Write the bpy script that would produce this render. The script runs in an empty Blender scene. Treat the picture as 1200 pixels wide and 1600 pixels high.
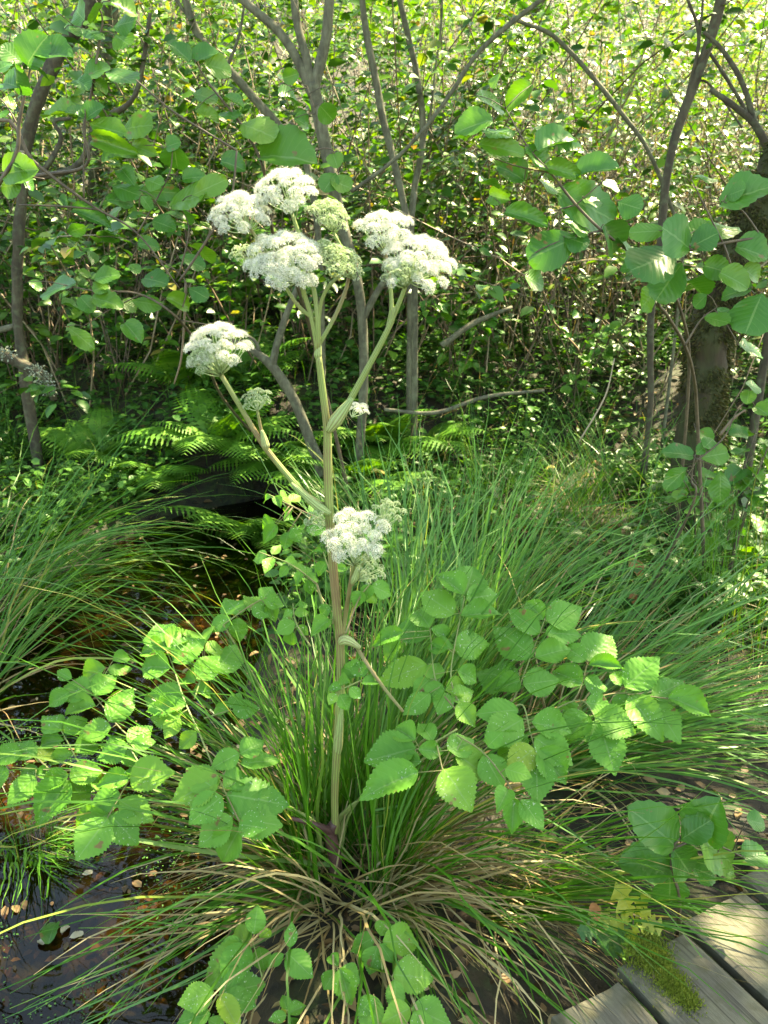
import bpy, math, random
import numpy as np
from mathutils import Vector, Matrix, noise

random.seed(7)
rng = np.random.default_rng(7)
C = bpy.context.scene.collection
SC = bpy.context.scene

# ------------------------------------------------------------------ camera
F = 1331.0                                   # focal length in pixels of the 1200x1600 photograph
CAM = np.array([0.0, 0.0, 1.6])
PITCH = math.radians(20)
cp, sp = math.cos(PITCH), math.sin(PITCH)
cam_d = bpy.data.cameras.new('camera')
cam = bpy.data.objects.new('camera', cam_d); C.objects.link(cam)
cam.location = CAM; cam.rotation_euler = (math.radians(90) - PITCH, 0, 0)
cam_d.sensor_fit = 'VERTICAL'; cam_d.sensor_height = 24.0
cam_d.lens = 24.0 * F / 1600.0
cam_d.clip_start = 0.05; cam_d.clip_end = 400
cam_d.dof.use_dof = True; cam_d.dof.focus_distance = 1.9; cam_d.dof.aperture_fstop = 5.6
SC.camera = cam

# ------------------------------------------------------------------ light
SUN = Vector((0.50, 0.42, 0.88)).normalized()      # towards the sun
SUN_EL = math.asin(SUN.z); SUN_AZ = math.atan2(SUN.x, SUN.y)
W = bpy.data.worlds.new('World'); SC.world = W; W.use_nodes = True
wn = W.node_tree.nodes; wl = W.node_tree.links
sky = wn.new('ShaderNodeTexSky'); sky.sky_type = 'NISHITA'; sky.sun_disc = False
sky.sun_elevation = SUN_EL; sky.sun_rotation = SUN_AZ
wn['Background'].inputs['Strength'].default_value = 0.15
wl.new(sky.outputs[0], wn['Background'].inputs['Color'])
sun_d = bpy.data.lights.new('sun', 'SUN'); sun_d.energy = 5.0; sun_d.angle = math.radians(0.53)
sun_d.color = (1.0, 0.95, 0.85)
sun = bpy.data.objects.new('sun', sun_d); C.objects.link(sun)
sun.rotation_euler = SUN.to_track_quat('Z', 'Y').to_euler(); sun.location = (6, -4, 12)
SC.view_settings.view_transform = 'Standard'; SC.view_settings.look = 'None'
SC.view_settings.gamma = 1.0; SC.view_settings.use_curve_mapping = False
SC.view_settings.exposure = 2.65
SC.view_settings.use_white_balance = True; SC.view_settings.white_balance_temperature = 9600; SC.view_settings.white_balance_tint = 0
SC.render.engine = 'CYCLES'
SC.cycles.use_denoising = True
SC.cycles.max_bounces = 7; SC.cycles.diffuse_bounces = 4; SC.cycles.transparent_max_bounces = 8
SC.cycles.caustics_reflective = False; SC.cycles.caustics_refractive = False

# ------------------------------------------------------------------ helpers
def ray(px, py):
    dx = (px - 600.0) / F; dy = (800.0 - py) / F
    return np.array([dx, cp + dy * sp, -sp + dy * cp])
def P(px, py, Y):                    # the point seen at a pixel, Y metres in front
    d = ray(px, py); return CAM + d * (Y / d[1])
def Pz(px, py, z):                   # the point seen at a pixel, at height z
    d = ray(px, py); return CAM + d * ((z - CAM[2]) / d[2])
def Pn(px, py, p0, n):               # the point seen at a pixel on a plane
    d = ray(px, py); return CAM + d * (np.dot(p0 - CAM, n) / np.dot(d, n))
def nrm(v):
    v = np.asarray(v, float); return v / (np.linalg.norm(v) + 1e-12)

WM = {}
def props(o, label=None, cat=None, group=None, kind=None):
    if label: o['label'] = label
    if cat: o['category'] = cat
    if group: o['group'] = group
    if kind: o['kind'] = kind
    return o
def thing(name, loc, label, cat, group=None):
    o = bpy.data.objects.new(name, None); C.objects.link(o)
    o.empty_display_size = 0.05
    o.location = tuple(loc); WM[o.name] = Matrix.Translation(Vector(tuple(loc)))
    return props(o, label, cat, group)
def add(name, me, parent=None, M=None, mat=None):
    o = bpy.data.objects.new(name, me); C.objects.link(o)
    M = M or Matrix.Identity(4)
    if mat is not None and len(me.materials) == 0: me.materials.append(mat)
    if parent is not None:
        o.parent = parent; o.matrix_parent_inverse = WM[parent.name].inverted()
    o.matrix_basis = M; WM[o.name] = M
    return o

class MB:                            # collects geometry for ONE mesh
    def __init__(s): s.v = []; s.f = []; s.uv = []; s.n = 0
    def put(s, v, f, uv=None):
        v = np.asarray(v, float); s.v.append(v)
        s.f.extend([tuple(int(i) + s.n for i in q) for q in f]); s.n += len(v)
        s.uv.append(np.zeros((len(v), 2)) if uv is None else np.asarray(uv, float))
    def mesh(s, name, mat=None, smooth=True):
        me = bpy.data.meshes.new(name)
        V = np.concatenate(s.v); UV = np.concatenate(s.uv)
        me.from_pydata(V.tolist(), [], s.f)
        l = me.uv_layers.new(name='UVMap')
        idx = np.empty(len(me.loops), np.int32); me.loops.foreach_get('vertex_index', idx)
        l.data.foreach_set('uv', UV[idx].astype(np.float32).ravel())
        if smooth: me.polygons.foreach_set('use_smooth', np.ones(len(me.polygons), bool))
        if mat: me.materials.append(mat)
        me.update(); return me
def fast_mesh(name, V, Fc, mat, smooth=False, uv=None):      # V (n,3); Fc (m,k), k fixed
    me = bpy.data.meshes.new(name); m, k = Fc.shape
    me.vertices.add(len(V)); me.vertices.foreach_set('co', np.ascontiguousarray(V, np.float32).ravel())
    me.loops.add(m * k); me.loops.foreach_set('vertex_index', np.ascontiguousarray(Fc, np.int32).ravel())
    me.polygons.add(m)
    me.polygons.foreach_set('loop_start', np.arange(0, m * k, k, dtype=np.int32))
    me.polygons.foreach_set('loop_total', np.full(m, k, np.int32))
    if smooth: me.polygons.foreach_set('use_smooth', np.ones(m, bool))
    if uv is not None:
        l = me.uv_layers.new(name='UVMap'); l.data.foreach_set('uv', uv[Fc.ravel()].astype(np.float32).ravel())
    me.materials.append(mat); me.update(calc_edges=True); me.validate(); return me

def spline(pts, n):
    p = np.asarray(pts, float)
    if len(p) == 2: t = np.linspace(0, 1, n)[:, None]; return p[0] * (1 - t) + p[1] * t
    q = np.vstack([2 * p[0] - p[1], p, 2 * p[-1] - p[-2]]); out = []
    for u in np.linspace(0, len(p) - 1 - 1e-6, n):
        i = int(u); t = u - i; a, b, c, d = q[i:i + 4]
        out.append(0.5 * (2 * b + (c - a) * t + (2 * a - 5 * b + 4 * c - d) * t * t + (-a + 3 * b - 3 * c + d) * t ** 3))
    return np.array(out)
def tube(mb, pts, radii, sides=8, n=None, cap=True, rough=0.0):
    n = n or max(2, (len(pts) - 1) * 4 + 1)
    c = spline(pts, n)
    r = np.interp(np.linspace(0, 1, n), np.linspace(0, 1, len(radii)), radii)
    t = np.gradient(c, axis=0); t /= np.linalg.norm(t, axis=1)[:, None] + 1e-12
    up = np.array([0.31, 0.9, 0.2]) if abs(t[0][1]) < 0.8 else np.array([1.0, 0, 0])
    a = nrm(np.cross(t[0], up)); V = []; UV = []
    L = 0
    for i in range(n):
        a = nrm(a - t[i] * np.dot(a, t[i])); b = np.cross(t[i], a)
        if i: L += np.linalg.norm(c[i] - c[i - 1])
        for k in range(sides):
            g = 2 * math.pi * k / sides
            rr = r[i]
            if rough: rr *= 1 + rough * noise.noise(Vector((c[i] * 9 + np.array([math.cos(g), math.sin(g), 0]) * 1.3).tolist()))
            V.append(c[i] + (a * math.cos(g) + b * math.sin(g)) * rr); UV.append((k / sides, L))
    f = [(i * sides + k, i * sides + (k + 1) % sides, (i + 1) * sides + (k + 1) % sides, (i + 1) * sides + k)
         for i in range(n - 1) for k in range(sides)]
    if cap: f.append(tuple(range(sides))[::-1]); f.append(tuple((n - 1) * sides + k for k in range(sides)))
    mb.put(V, f, UV)

# ------------------------------------------------------------------ materials
def newmat(name):
    m = bpy.data.materials.new(name); m.use_nodes = True
    return m, m.node_tree.nodes, m.node_tree.links, m.node_tree.nodes['Principled BSDF']
def math_node(n, l, op, a, b=None):
    x = n.new('ShaderNodeMath'); x.operation = op
    for i, v in enumerate((a, b)):
        if v is None: continue
        if isinstance(v, (int, float)): x.inputs[i].default_value = v
        else: l.new(v, x.inputs[i])
    return x.outputs[0]
def ramp(n, l, fac, stops):
    r = n.new('ShaderNodeValToRGB'); e = r.color_ramp.elements
    while len(e) < len(stops): e.new(0.5)
    for i, (p, c) in enumerate(stops): e[i].position = p; e[i].color = (*c, 1)
    l.new(fac, r.inputs[0]); return r.outputs[0]
def mixc(n, l, fac, a, b, mode='MIX'):
    x = n.new('ShaderNodeMix'); x.data_type = 'RGBA'; x.blend_type = mode
    for s, v in ((0, fac), (6, a), (7, b)):
        if isinstance(v, (int, float)): x.inputs[s].default_value = v
        elif isinstance(v, tuple): x.inputs[s].default_value = (*v, 1)
        else: l.new(v, x.inputs[s])
    return x.outputs[2]
def rand_value(n, l):
    g = n.new('ShaderNodeNewGeometry'); o = n.new('ShaderNodeObjectInfo')
    return math_node(n, l, 'FRACT', math_node(n, l, 'ADD', g.outputs['Random Per Island'], o.outputs['Random']))
def leaf_material(name, stops, rough=0.42, trans=0.35, veins=0.0, nveins=8, specks=0.0, spec=0.4, patch=0.25, blotch=0.0):
    m, n, l, b = newmat(name)
    col = ramp(n, l, rand_value(n, l), stops)
    tc = n.new('ShaderNodeTexCoord')
    nz = n.new('ShaderNodeTexNoise'); nz.inputs['Scale'].default_value = 22; nz.inputs['Detail'].default_value = 3
    g = n.new('ShaderNodeNewGeometry'); l.new(g.outputs['Position'], nz.inputs['Vector'])
    col = mixc(n, l, math_node(n, l, 'MULTIPLY', nz.outputs[0], patch * 2), col, (0.75, 0.95, 0.55), 'MULTIPLY')
    if veins:
        sx = n.new('ShaderNodeSeparateXYZ'); l.new(tc.outputs['UV'], sx.inputs[0])
        au = math_node(n, l, 'ABSOLUTE', math_node(n, l, 'MULTIPLY', math_node(n, l, 'SUBTRACT', sx.outputs[0], 0.5), 2.0))
        ph = math_node(n, l, 'SUBTRACT', math_node(n, l, 'MULTIPLY', sx.outputs[1], float(nveins)), math_node(n, l, 'MULTIPLY', au, 2.2))
        tri = math_node(n, l, 'ABSOLUTE', math_node(n, l, 'SUBTRACT', math_node(n, l, 'FRACT', ph), 0.5))
        side = math_node(n, l, 'LESS_THAN', tri, 0.035)
        mid = math_node(n, l, 'LESS_THAN', au, 0.045)
        vein = math_node(n, l, 'MAXIMUM', math_node(n, l, 'MULTIPLY', side, 0.35), mid)
        col = mixc(n, l, math_node(n, l, 'MULTIPLY', vein, veins), col, (0.22, 0.36, 0.14))
        bp = n.new('ShaderNodeBump'); bp.inputs['Strength'].default_value = 0.30; bp.inputs['Distance'].default_value = 0.002
        l.new(math_node(n, l, 'ADD', math_node(n, l, 'MULTIPLY', tri, 1.6), math_node(n, l, 'MULTIPLY', nz.outputs[0], 0.6)), bp.inputs['Height'])
        l.new(bp.outputs[0], b.inputs['Normal'])
    if specks:
        vz = n.new('ShaderNodeTexNoise'); vz.inputs['Scale'].default_value = 210; vz.inputs['Detail'].default_value = 1
        l.new(g.outputs['Position'], vz.inputs['Vector'])
        nz2 = n.new('ShaderNodeTexNoise'); nz2.inputs['Scale'].default_value = 14; l.new(g.outputs['Position'], nz2.inputs['Vector'])
        s = math_node(n, l, 'MULTIPLY', math_node(n, l, 'GREATER_THAN', vz.outputs[0], 0.69), math_node(n, l, 'GREATER_THAN', nz2.outputs[0], 0.5))
        col = mixc(n, l, math_node(n, l, 'MULTIPLY', s, specks), col, (0.55, 0.62, 0.5))
    if blotch:
        bz = n.new('ShaderNodeTexNoise'); bz.inputs['Scale'].default_value = 27; bz.inputs['Detail'].default_value = 3; l.new(g.outputs['Position'], bz.inputs['Vector'])
        col = mixc(n, l, ramp(n, l, bz.outputs[0], [(0.68, (0, 0, 0)), (0.72, (blotch, blotch, blotch))]), col, (0.20, 0.12, 0.05))
    l.new(col, b.inputs['Base Color']); b.inputs['Roughness'].default_value = rough
    b.inputs['Specular IOR Level'].default_value = spec
    tr = n.new('ShaderNodeBsdfTranslucent')
    l.new(mixc(n, l, 1.0, col, (1.5, 1.35, 0.55), 'MULTIPLY'), tr.inputs['Color'])
    mx = n.new('ShaderNodeMixShader'); mx.inputs[0].default_value = trans
    l.new(b.outputs[0], mx.inputs[1]); l.new(tr.outputs[0], mx.inputs[2])
    l.new(mx.outputs[0], n['Material Output'].inputs['Surface']); return m
def bark_material(name, stops, scale=(30, 30, 6), bump=0.6, moss=None, lichen=None):
    m, n, l, b = newmat(name)
    g = n.new('ShaderNodeNewGeometry')
    mp = n.new('ShaderNodeMapping'); mp.inputs['Scale'].default_value = scale; l.new(g.outputs['Position'], mp.inputs['Vector'])
    nz = n.new('ShaderNodeTexNoise'); nz.inputs['Scale'].default_value = 1; nz.inputs['Detail'].default_value = 6; nz.inputs['Roughness'].default_value = 0.7
    l.new(mp.outputs[0], nz.inputs['Vector'])
    col = ramp(n, l, nz.outputs[0], stops)
    if lichen:
        n2 = n.new('ShaderNodeTexNoise'); n2.inputs['Scale'].default_value = 34; n2.inputs['Detail'].default_value = 7; l.new(g.outputs['Position'], n2.inputs['Vector'])
        col = mixc(n, l, ramp(n, l, n2.outputs[0], [(0.48, (0, 0, 0)), (0.72, (0.8, 0.8, 0.8))]), col, lichen)
    if moss:
        n3 = n.new('ShaderNodeTexNoise'); n3.inputs['Scale'].default_value = 7; n3.inputs['Detail'].default_value = 5; l.new(g.outputs['Position'], n3.inputs['Vector'])
        col = mixc(n, l, ramp(n, l, n3.outputs[0], [(0.4, (0, 0, 0)), (0.56, (0.95, 0.95, 0.95))]), col, moss)
    l.new(col, b.inputs['Base Color']); b.inputs['Roughness'].default_value = 0.85
    bp = n.new('ShaderNodeBump'); bp.inputs['Strength'].default_value = bump; bp.inputs['Distance'].default_value = 0.01
    l.new(nz.outputs[0], bp.inputs['Height']); l.new(bp.outputs[0], b.inputs['Normal']); return m
def plain(name, stops, rough=0.6, scale=40, trans=0.0, island=False):
    m, n, l, b = newmat(name)
    g = n.new('ShaderNodeNewGeometry')
    if island: fac = rand_value(n, l)
    else:
        nz = n.new('ShaderNodeTexNoise'); nz.inputs['Scale'].default_value = scale; nz.inputs['Detail'].default_value = 4
        l.new(g.outputs['Position'], nz.inputs['Vector']); fac = nz.outputs[0]
    col = ramp(n, l, fac, stops); l.new(col, b.inputs['Base Color']); b.inputs['Roughness'].default_value = rough
    if trans:
        tr = n.new('ShaderNodeBsdfTranslucent'); l.new(col, tr.inputs['Color'])
        mx = n.new('ShaderNodeMixShader'); mx.inputs[0].default_value = trans
        l.new(b.outputs[0], mx.inputs[1]); l.new(tr.outputs[0], mx.inputs[2])
        l.new(mx.outputs[0], n['Material Output'].inputs['Surface'])
    return m

M_leaflet = leaf_material('angelica_leaf', [(0, (0.085, 0.25, 0.034)), (0.35, (0.105, 0.29, 0.042)), (0.85, (0.135, 0.32, 0.05)), (0.97, (0.17, 0.34, 0.045)), (1, (0.30, 0.36, 0.05))], 0.5, 0.36, 0.38, 7, 0.5, 0.35, .3, .9)
M_alder = leaf_material('alder_leaf', [(0, (0.042, 0.155, 0.026)), (0.6, (0.060, 0.195, 0.028)), (1, (0.115, 0.25, 0.028))], 0.36, 0.36, 0.4, 8, 0.0, 0.5, .3, .8)
M_oak = leaf_material('oak_leaf', [(0, (0.10, 0.23, 0.09)), (0.6, (0.12, 0.26, 0.10)), (1, (0.34, 0.36, 0.06))], 0.45, 0.35, 0.3, 5)
M_oak_young = leaf_material('young_oak_leaf', [(0, (0.30, 0.36, 0.06)), (1, (0.40, 0.36, 0.06))], 0.45, 0.35, 0.3, 5)
M_sedge = leaf_material('sedge_blade', [(0, (0.035, 0.125, 0.010)), (0.45, (0.055, 0.18, 0.015)), (0.75, (0.075, 0.21, 0.028)), (0.92, (0.12, 0.26, 0.05)), (1, (0.28, 0.26, 0.06))], 0.36, 0.34, spec=0.3)
M_sedge_pale = leaf_material('pale_sedge_blade', [(0, (0.050, 0.16, 0.025)), (0.5, (0.080, 0.22, 0.045)), (0.9, (0.13, 0.28, 0.085)), (1, (0.30, 0.27, 0.10))], 0.34, 0.32, spec=0.4)
M_dry = leaf_material('dry_blade', [(0, (0.16, 0.095, 0.04)), (0.5, (0.30, 0.22, 0.11)), (1, (0.42, 0.34, 0.20))], 0.6, 0.2)
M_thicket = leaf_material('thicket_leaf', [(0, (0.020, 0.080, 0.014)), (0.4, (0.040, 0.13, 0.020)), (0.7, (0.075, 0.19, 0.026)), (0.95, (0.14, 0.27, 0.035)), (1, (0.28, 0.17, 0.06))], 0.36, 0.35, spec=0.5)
M_canopy = leaf_material('canopy_leaf', [(0, (0.04, 0.115, 0.025)), (0.6, (0.06, 0.16, 0.035)), (1, (0.10, 0.21, 0.04))], 0.4, 0.4)
M_fern = leaf_material('fern_frond', [(0, (0.065, 0.19, 0.022)), (0.6, (0.10, 0.26, 0.03)), (1, (0.16, 0.32, 0.045))], 0.5, 0.35)
M_herb = leaf_material('herb_leaf', [(0, (0.03, 0.10, 0.025)), (0.6, (0.055, 0.16, 0.03)), (1, (0.10, 0.23, 0.045))], 0.42, 0.33)
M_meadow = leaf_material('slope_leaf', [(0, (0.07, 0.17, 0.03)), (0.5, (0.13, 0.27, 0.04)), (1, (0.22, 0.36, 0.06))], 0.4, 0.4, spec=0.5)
M_litter = leaf_material('litter_leaf', [(0, (0.06, 0.035, 0.018)), (0.5, (0.14, 0.08, 0.04)), (0.85, (0.26, 0.16, 0.08)), (1, (0.38, 0.30, 0.18))], 0.6, 0.15)
M_fallen_pale = plain('pale_fallen_leaf', [(0.3, (0.30, 0.25, 0.16)), (0.7, (0.45, 0.40, 0.28))], 0.6)
M_fallen_orange = plain('orange_fallen_leaf', [(0.3, (0.30, 0.10, 0.03)), (0.7, (0.48, 0.20, 0.07))], 0.6, trans=0.2)
M_fallen_yellow = plain('yellow_fallen_leaf', [(0.3, (0.40, 0.34, 0.06)), (0.7, (0.55, 0.46, 0.12))], 0.6, trans=0.25)
def stem_material(name, base, flush, amount):
    m, n, l, b = newmat(name); g = n.new('ShaderNodeNewGeometry'); tc = n.new('ShaderNodeTexCoord'); sx = n.new('ShaderNodeSeparateXYZ'); l.new(tc.outputs['UV'], sx.inputs[0])
    st = math_node(n, l, 'SINE', math_node(n, l, 'MULTIPLY', sx.outputs[0], 6.2832 * 11))
    nz = n.new('ShaderNodeTexNoise'); nz.inputs['Scale'].default_value = 9; nz.inputs['Detail'].default_value = 5; l.new(g.outputs['Position'], nz.inputs['Vector'])
    col = mixc(n, l, math_node(n, l, 'MULTIPLY', math_node(n, l, 'ADD', st, 1.0), .5), base, tuple(c * .62 for c in base))
    f = math_node(n, l, 'ADD', nz.outputs[0], math_node(n, l, 'MULTIPLY', st, .05))
    col = mixc(n, l, ramp(n, l, f, [(.46, (0, 0, 0)), (.66, (amount, amount, amount))]), col, flush)
    l.new(col, b.inputs['Base Color']); b.inputs['Roughness'].default_value = .48
    bp = n.new('ShaderNodeBump'); bp.inputs['Strength'].default_value = .5; bp.inputs['Distance'].default_value = .002; l.new(st, bp.inputs['Height']); l.new(bp.outputs[0], b.inputs['Normal']); return m
M_stem = stem_material('angelica_stem', (0.25, 0.33, 0.095), (0.22, 0.125, 0.075), .8)
M_sheath = stem_material('angelica_sheath', (0.30, 0.42, 0.15), (0.30, 0.24, 0.12), .6)
M_purple = plain('purple_sheath', [(0.3, (0.055, 0.022, 0.022)), (0.6, (0.11, 0.05, 0.045)), (0.75, (0.14, 0.13, 0.06))], 0.5, 26)
M_ray = plain('umbel_ray', [(0.3, (0.30, 0.42, 0.19)), (0.7, (0.42, 0.50, 0.28))], 0.5, 30, trans=0.1)
M_white = plain('white_flower', [(0, (0.50, 0.54, 0.40)), (0.25, (0.68, 0.69, 0.60)), (0.85, (0.76, 0.755, 0.69)), (1, (0.42, 0.50, 0.28))], 0.6, island=True, trans=0.3)
M_bud = plain('green_flower_bud', [(0, (0.28, 0.38, 0.18)), (0.6, (0.46, 0.55, 0.34)), (1, (0.62, 0.67, 0.50))], 0.6, island=True, trans=0.25)
M_bark = bark_material('grey_bark', [(0.3, (0.040, 0.038, 0.024)), (0.5, (0.085, 0.080, 0.052)), (0.72, (0.17, 0.16, 0.11))], lichen=(0.15, 0.16, 0.10))
M_bark_dark = bark_material('dark_bark', [(0.3, (0.025, 0.02, 0.015)), (0.6, (0.07, 0.055, 0.035)), (0.8, (0.12, 0.10, 0.07))], lichen=(0.10, 0.115, 0.065))
M_bark_moss = bark_material('mossy_bark', [(0.3, (0.016, 0.010, 0.005)), (0.7, (0.05, 0.032, 0.014))], moss=(0.030, 0.036, 0.008), bump=1.0)
M_twig = plain('dry_twig', [(0, (0.07, 0.045, 0.03)), (0.5, (0.17, 0.12, 0.075)), (1, (0.36, 0.29, 0.20))], 0.55, island=True)
M_twig_green = plain('green_twig', [(0.3, (0.14, 0.16, 0.06)), (0.7, (0.22, 0.20, 0.09))], 0.5)
M_twig_dark = plain('dark_twig', [(0.3, (0.05, 0.035, 0.025)), (0.7, (0.13, 0.095, 0.06))], 0.6)
M_lichen = plain('lichen', [(0.3, (0.17, 0.20, 0.14)), (0.7, (0.30, 0.33, 0.25))], 0.9, 60)
M_moss = leaf_material('moss', [(0, (0.10, 0.14, 0.012)), (0.6, (0.17, 0.22, 0.02)), (1, (0.26, 0.27, 0.05))], 0.8, 0.2)

M_moss_dark = leaf_material('trunk_moss', [(0, (0.030, 0.034, 0.008)), (0.6, (0.055, 0.060, 0.012)), (1, (0.085, 0.060, 0.022))], 0.8, 0.15)
def ground_material():
    m, n, l, b = newmat('forest_soil')
    g = n.new('ShaderNodeNewGeometry')
    a = n.new('ShaderNodeTexNoise'); a.inputs['Scale'].default_value = 5; a.inputs['Detail'].default_value = 8; a.inputs['Roughness'].default_value = 0.65
    l.new(g.outputs['Position'], a.inputs['Vector'])
    v = n.new('ShaderNodeTexVoronoi'); v.inputs['Scale'].default_value = 38; l.new(g.outputs['Position'], v.inputs['Vector'])
    c1 = ramp(n, l, a.outputs[0], [(0.3, (0.012, 0.009, 0.004)), (0.48, (0.028, 0.020, 0.008)), (0.58, (0.022, 0.036, 0.007)), (0.8, (0.05, 0.04, 0.015))])
    c2 = ramp(n, l, v.outputs['Color'], [(0.2, (0.35, 0.36, 0.3)), (0.8, (1.0, 0.95, 0.7))])
    l.new(mixc(n, l, 1.0, c1, c2, 'MULTIPLY'), b.inputs['Base Color']); b.inputs['Roughness'].default_value = 0.8
    bp = n.new('ShaderNodeBump'); bp.inputs['Strength'].default_value = 0.8; bp.inputs['Distance'].default_value = 0.03
    l.new(a.outputs[0], bp.inputs['Height']); l.new(bp.outputs[0], b.inputs['Normal']); return m
M_ground = ground_material()
def water_material():
    m, n, l, b = newmat('stream_water'); n.remove(b)
    g = n.new('ShaderNodeNewGeometry')
    nz = n.new('ShaderNodeTexNoise'); nz.inputs['Scale'].default_value = 9; nz.inputs['Detail'].default_value = 2; l.new(g.outputs['Position'], nz.inputs['Vector'])
    bp = n.new('ShaderNodeBump'); bp.inputs['Strength'].default_value = 0.06; bp.inputs['Distance'].default_value = 0.02; l.new(nz.outputs[0], bp.inputs['Height'])
    gl = n.new('ShaderNodeBsdfGlossy'); gl.inputs['Roughness'].default_value = 0.02; gl.inputs['Color'].default_value = (0.9, 0.95, 1, 1)
    tr = n.new('ShaderNodeBsdfTransparent'); tr.inputs['Color'].default_value = (0.50, 0.39, 0.23, 1)
    fr = n.new('ShaderNodeFresnel'); fr.inputs['IOR'].default_value = 1.30
    for x in (gl, fr): l.new(bp.outputs[0], x.inputs['Normal'])
    mx = n.new('ShaderNodeMixShader'); l.new(fr.outputs[0], mx.inputs[0]); l.new(tr.outputs[0], mx.inputs[1]); l.new(gl.outputs[0], mx.inputs[2])
    l.new(mx.outputs[0], n['Material Output'].inputs['Surface']); return m
M_water = water_material()
def wood_material():
    m, n, l, b = newmat('weathered_wood')
    tc = n.new('ShaderNodeTexCoord'); oi = n.new('ShaderNodeObjectInfo')
    ad = n.new('ShaderNodeVectorMath'); ad.operation = 'ADD'; l.new(tc.outputs['Object'], ad.inputs[0])
    cb = n.new('ShaderNodeCombineXYZ'); l.new(math_node(n, l, 'MULTIPLY', oi.outputs['Random'], 7.0), cb.inputs[0]); l.new(cb.outputs[0], ad.inputs[1])
    mp = n.new('ShaderNodeMapping'); mp.inputs['Scale'].default_value = (4, 48, 48); l.new(ad.outputs[0], mp.inputs['Vector'])
    nz = n.new('ShaderNodeTexNoise'); nz.inputs['Scale'].default_value = 1; nz.inputs['Detail'].default_value = 7; nz.inputs['Roughness'].default_value = 0.7; l.new(mp.outputs[0], nz.inputs['Vector'])
    n2 = n.new('ShaderNodeTexNoise'); n2.inputs['Scale'].default_value = 9; n2.inputs['Detail'].default_value = 6; l.new(ad.outputs[0], n2.inputs['Vector'])
    c = ramp(n, l, nz.outputs[0], [(0.3, (0.045, 0.040, 0.028)), (0.5, (0.085, 0.077, 0.056)), (0.7, (0.13, 0.12, 0.088))])
    c = mixc(n, l, ramp(n, l, n2.outputs[0], [(0.4, (0, 0, 0)), (0.7, (0.75, 0.75, 0.75))]), c, (0.14, 0.135, 0.08))
    mp2 = n.new('ShaderNodeMapping'); mp2.inputs['Scale'].default_value = (2.2, 90, 90); l.new(ad.outputs[0], mp2.inputs['Vector'])
    n3 = n.new('ShaderNodeTexNoise'); n3.inputs['Scale'].default_value = 1; n3.inputs['Detail'].default_value = 3; l.new(mp2.outputs[0], n3.inputs['Vector'])
    c = mixc(n, l, ramp(n, l, n3.outputs[0], [(.30, (.9, .9, .9)), (.40, (0, 0, 0))]), c, (.018, .015, .010))
    n4 = n.new('ShaderNodeTexNoise'); n4.inputs['Scale'].default_value = 22; n4.inputs['Detail'].default_value = 8; l.new(ad.outputs[0], n4.inputs['Vector'])
    c = mixc(n, l, ramp(n, l, n4.outputs[0], [(.50, (0, 0, 0)), (.68, (.8, .8, .8))]), c, (.055, .052, .022))
    l.new(c, b.inputs['Base Color']); b.inputs['Roughness'].default_value = 0.85
    bp = n.new('ShaderNodeBump'); bp.inputs['Strength'].default_value = 0.8; bp.inputs['Distance'].default_value = 0.006
    l.new(nz.outputs[0], bp.inputs['Height']); l.new(bp.outputs[0], b.inputs['Normal']); return m
M_wood = wood_material()

# ------------------------------------------------------------------ terrain
STREAM = np.array([(-0.80, -2.0, .42), (-0.78, 0.6, .42), (-0.76, 1.2, .40), (-0.74, 1.7, .34), (-0.80, 2.1, .30), (-0.98, 2.7, .42), (-1.05, 3.3, .52), (-0.98, 3.9, .50), (-0.80, 4.4, .42), (-0.62, 4.8, .25), (-0.55, 5.0, .05)])
SY = np.linspace(-2, 5.0, 140)
SX = np.interp(SY, STREAM[:, 1], STREAM[:, 0]); SWD = np.interp(SY, STREAM[:, 1], STREAM[:, 2])
def sm(a, b, x):
    t = min(1, max(0, (x - a) / (b - a))); return t * t * (3 - 2 * t)
def ground_h(x, y):
    v = Vector((x, y, 0))
    h = 0.05 * noise.noise(v * 1.3) + 0.02 * noise.noise(v * 5.1)
    d = np.min(np.hypot(SX - x, SY - y) - SWD)
    h -= 0.30 * (1 - sm(-0.12, 0.16, d))
    h += 0.06 * math.exp(-((x + 0.09) ** 2 + (y - 1.62) ** 2) / 0.045)          # the sedge stool
    h -= 0.16 * (1 - sm(1.75, 2.25, y)) * sm(0.10, 0.5, x)                    # hollow under the boards
    h -= 0.08 * math.exp(-((x - 1.2) ** 2 + (y - 2.5) ** 2) / 0.15)
    yb = y - 0.25 * math.sin(x * 1.7) - 0.12 * abs(x)
    h += 0.50 * sm(4.7, 5.8, yb) + 0.35 * sm(6, 8, yb) + max(0, yb - 7.5) * 0.42
    return h
def axis_coords(a, b, fine_a, fine_b, fs, cs):
    return np.unique(np.round(np.concatenate([np.arange(a, fine_a, cs), np.arange(fine_a, fine_b, fs), np.arange(fine_b, b + cs, cs)]), 4))
gx = axis_coords(-40, 40, -3, 3, 0.06, 1.0); gy = axis_coords(-20, 40, 0.4, 7, 0.06, 1.0)
GV = np.array([(x, y, ground_h(x, y)) for y in gy for x in gx]); nx = len(gx)
GF = np.array([(j * nx + i, j * nx + i + 1, (j + 1) * nx + i + 1, (j + 1) * nx + i) for j in range(len(gy) - 1) for i in range(nx - 1)])
props(add('ground', fast_mesh('ground', GV, GF, M_ground, True)), 'dark forest soil rising to a wooded bank behind the stream', 'ground', kind='structure')
WATER_Z = -0.11
wb = MB(); wv = []
for x, y, w in zip(SX, SY, SWD): wv += [(x - w - 0.25, y, WATER_Z), (x + w + 0.25, y, WATER_Z)]
wb.put(wv, [(2 * i, 2 * i + 1, 2 * i + 3, 2 * i + 2) for i in range(len(SX) - 1)])
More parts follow.
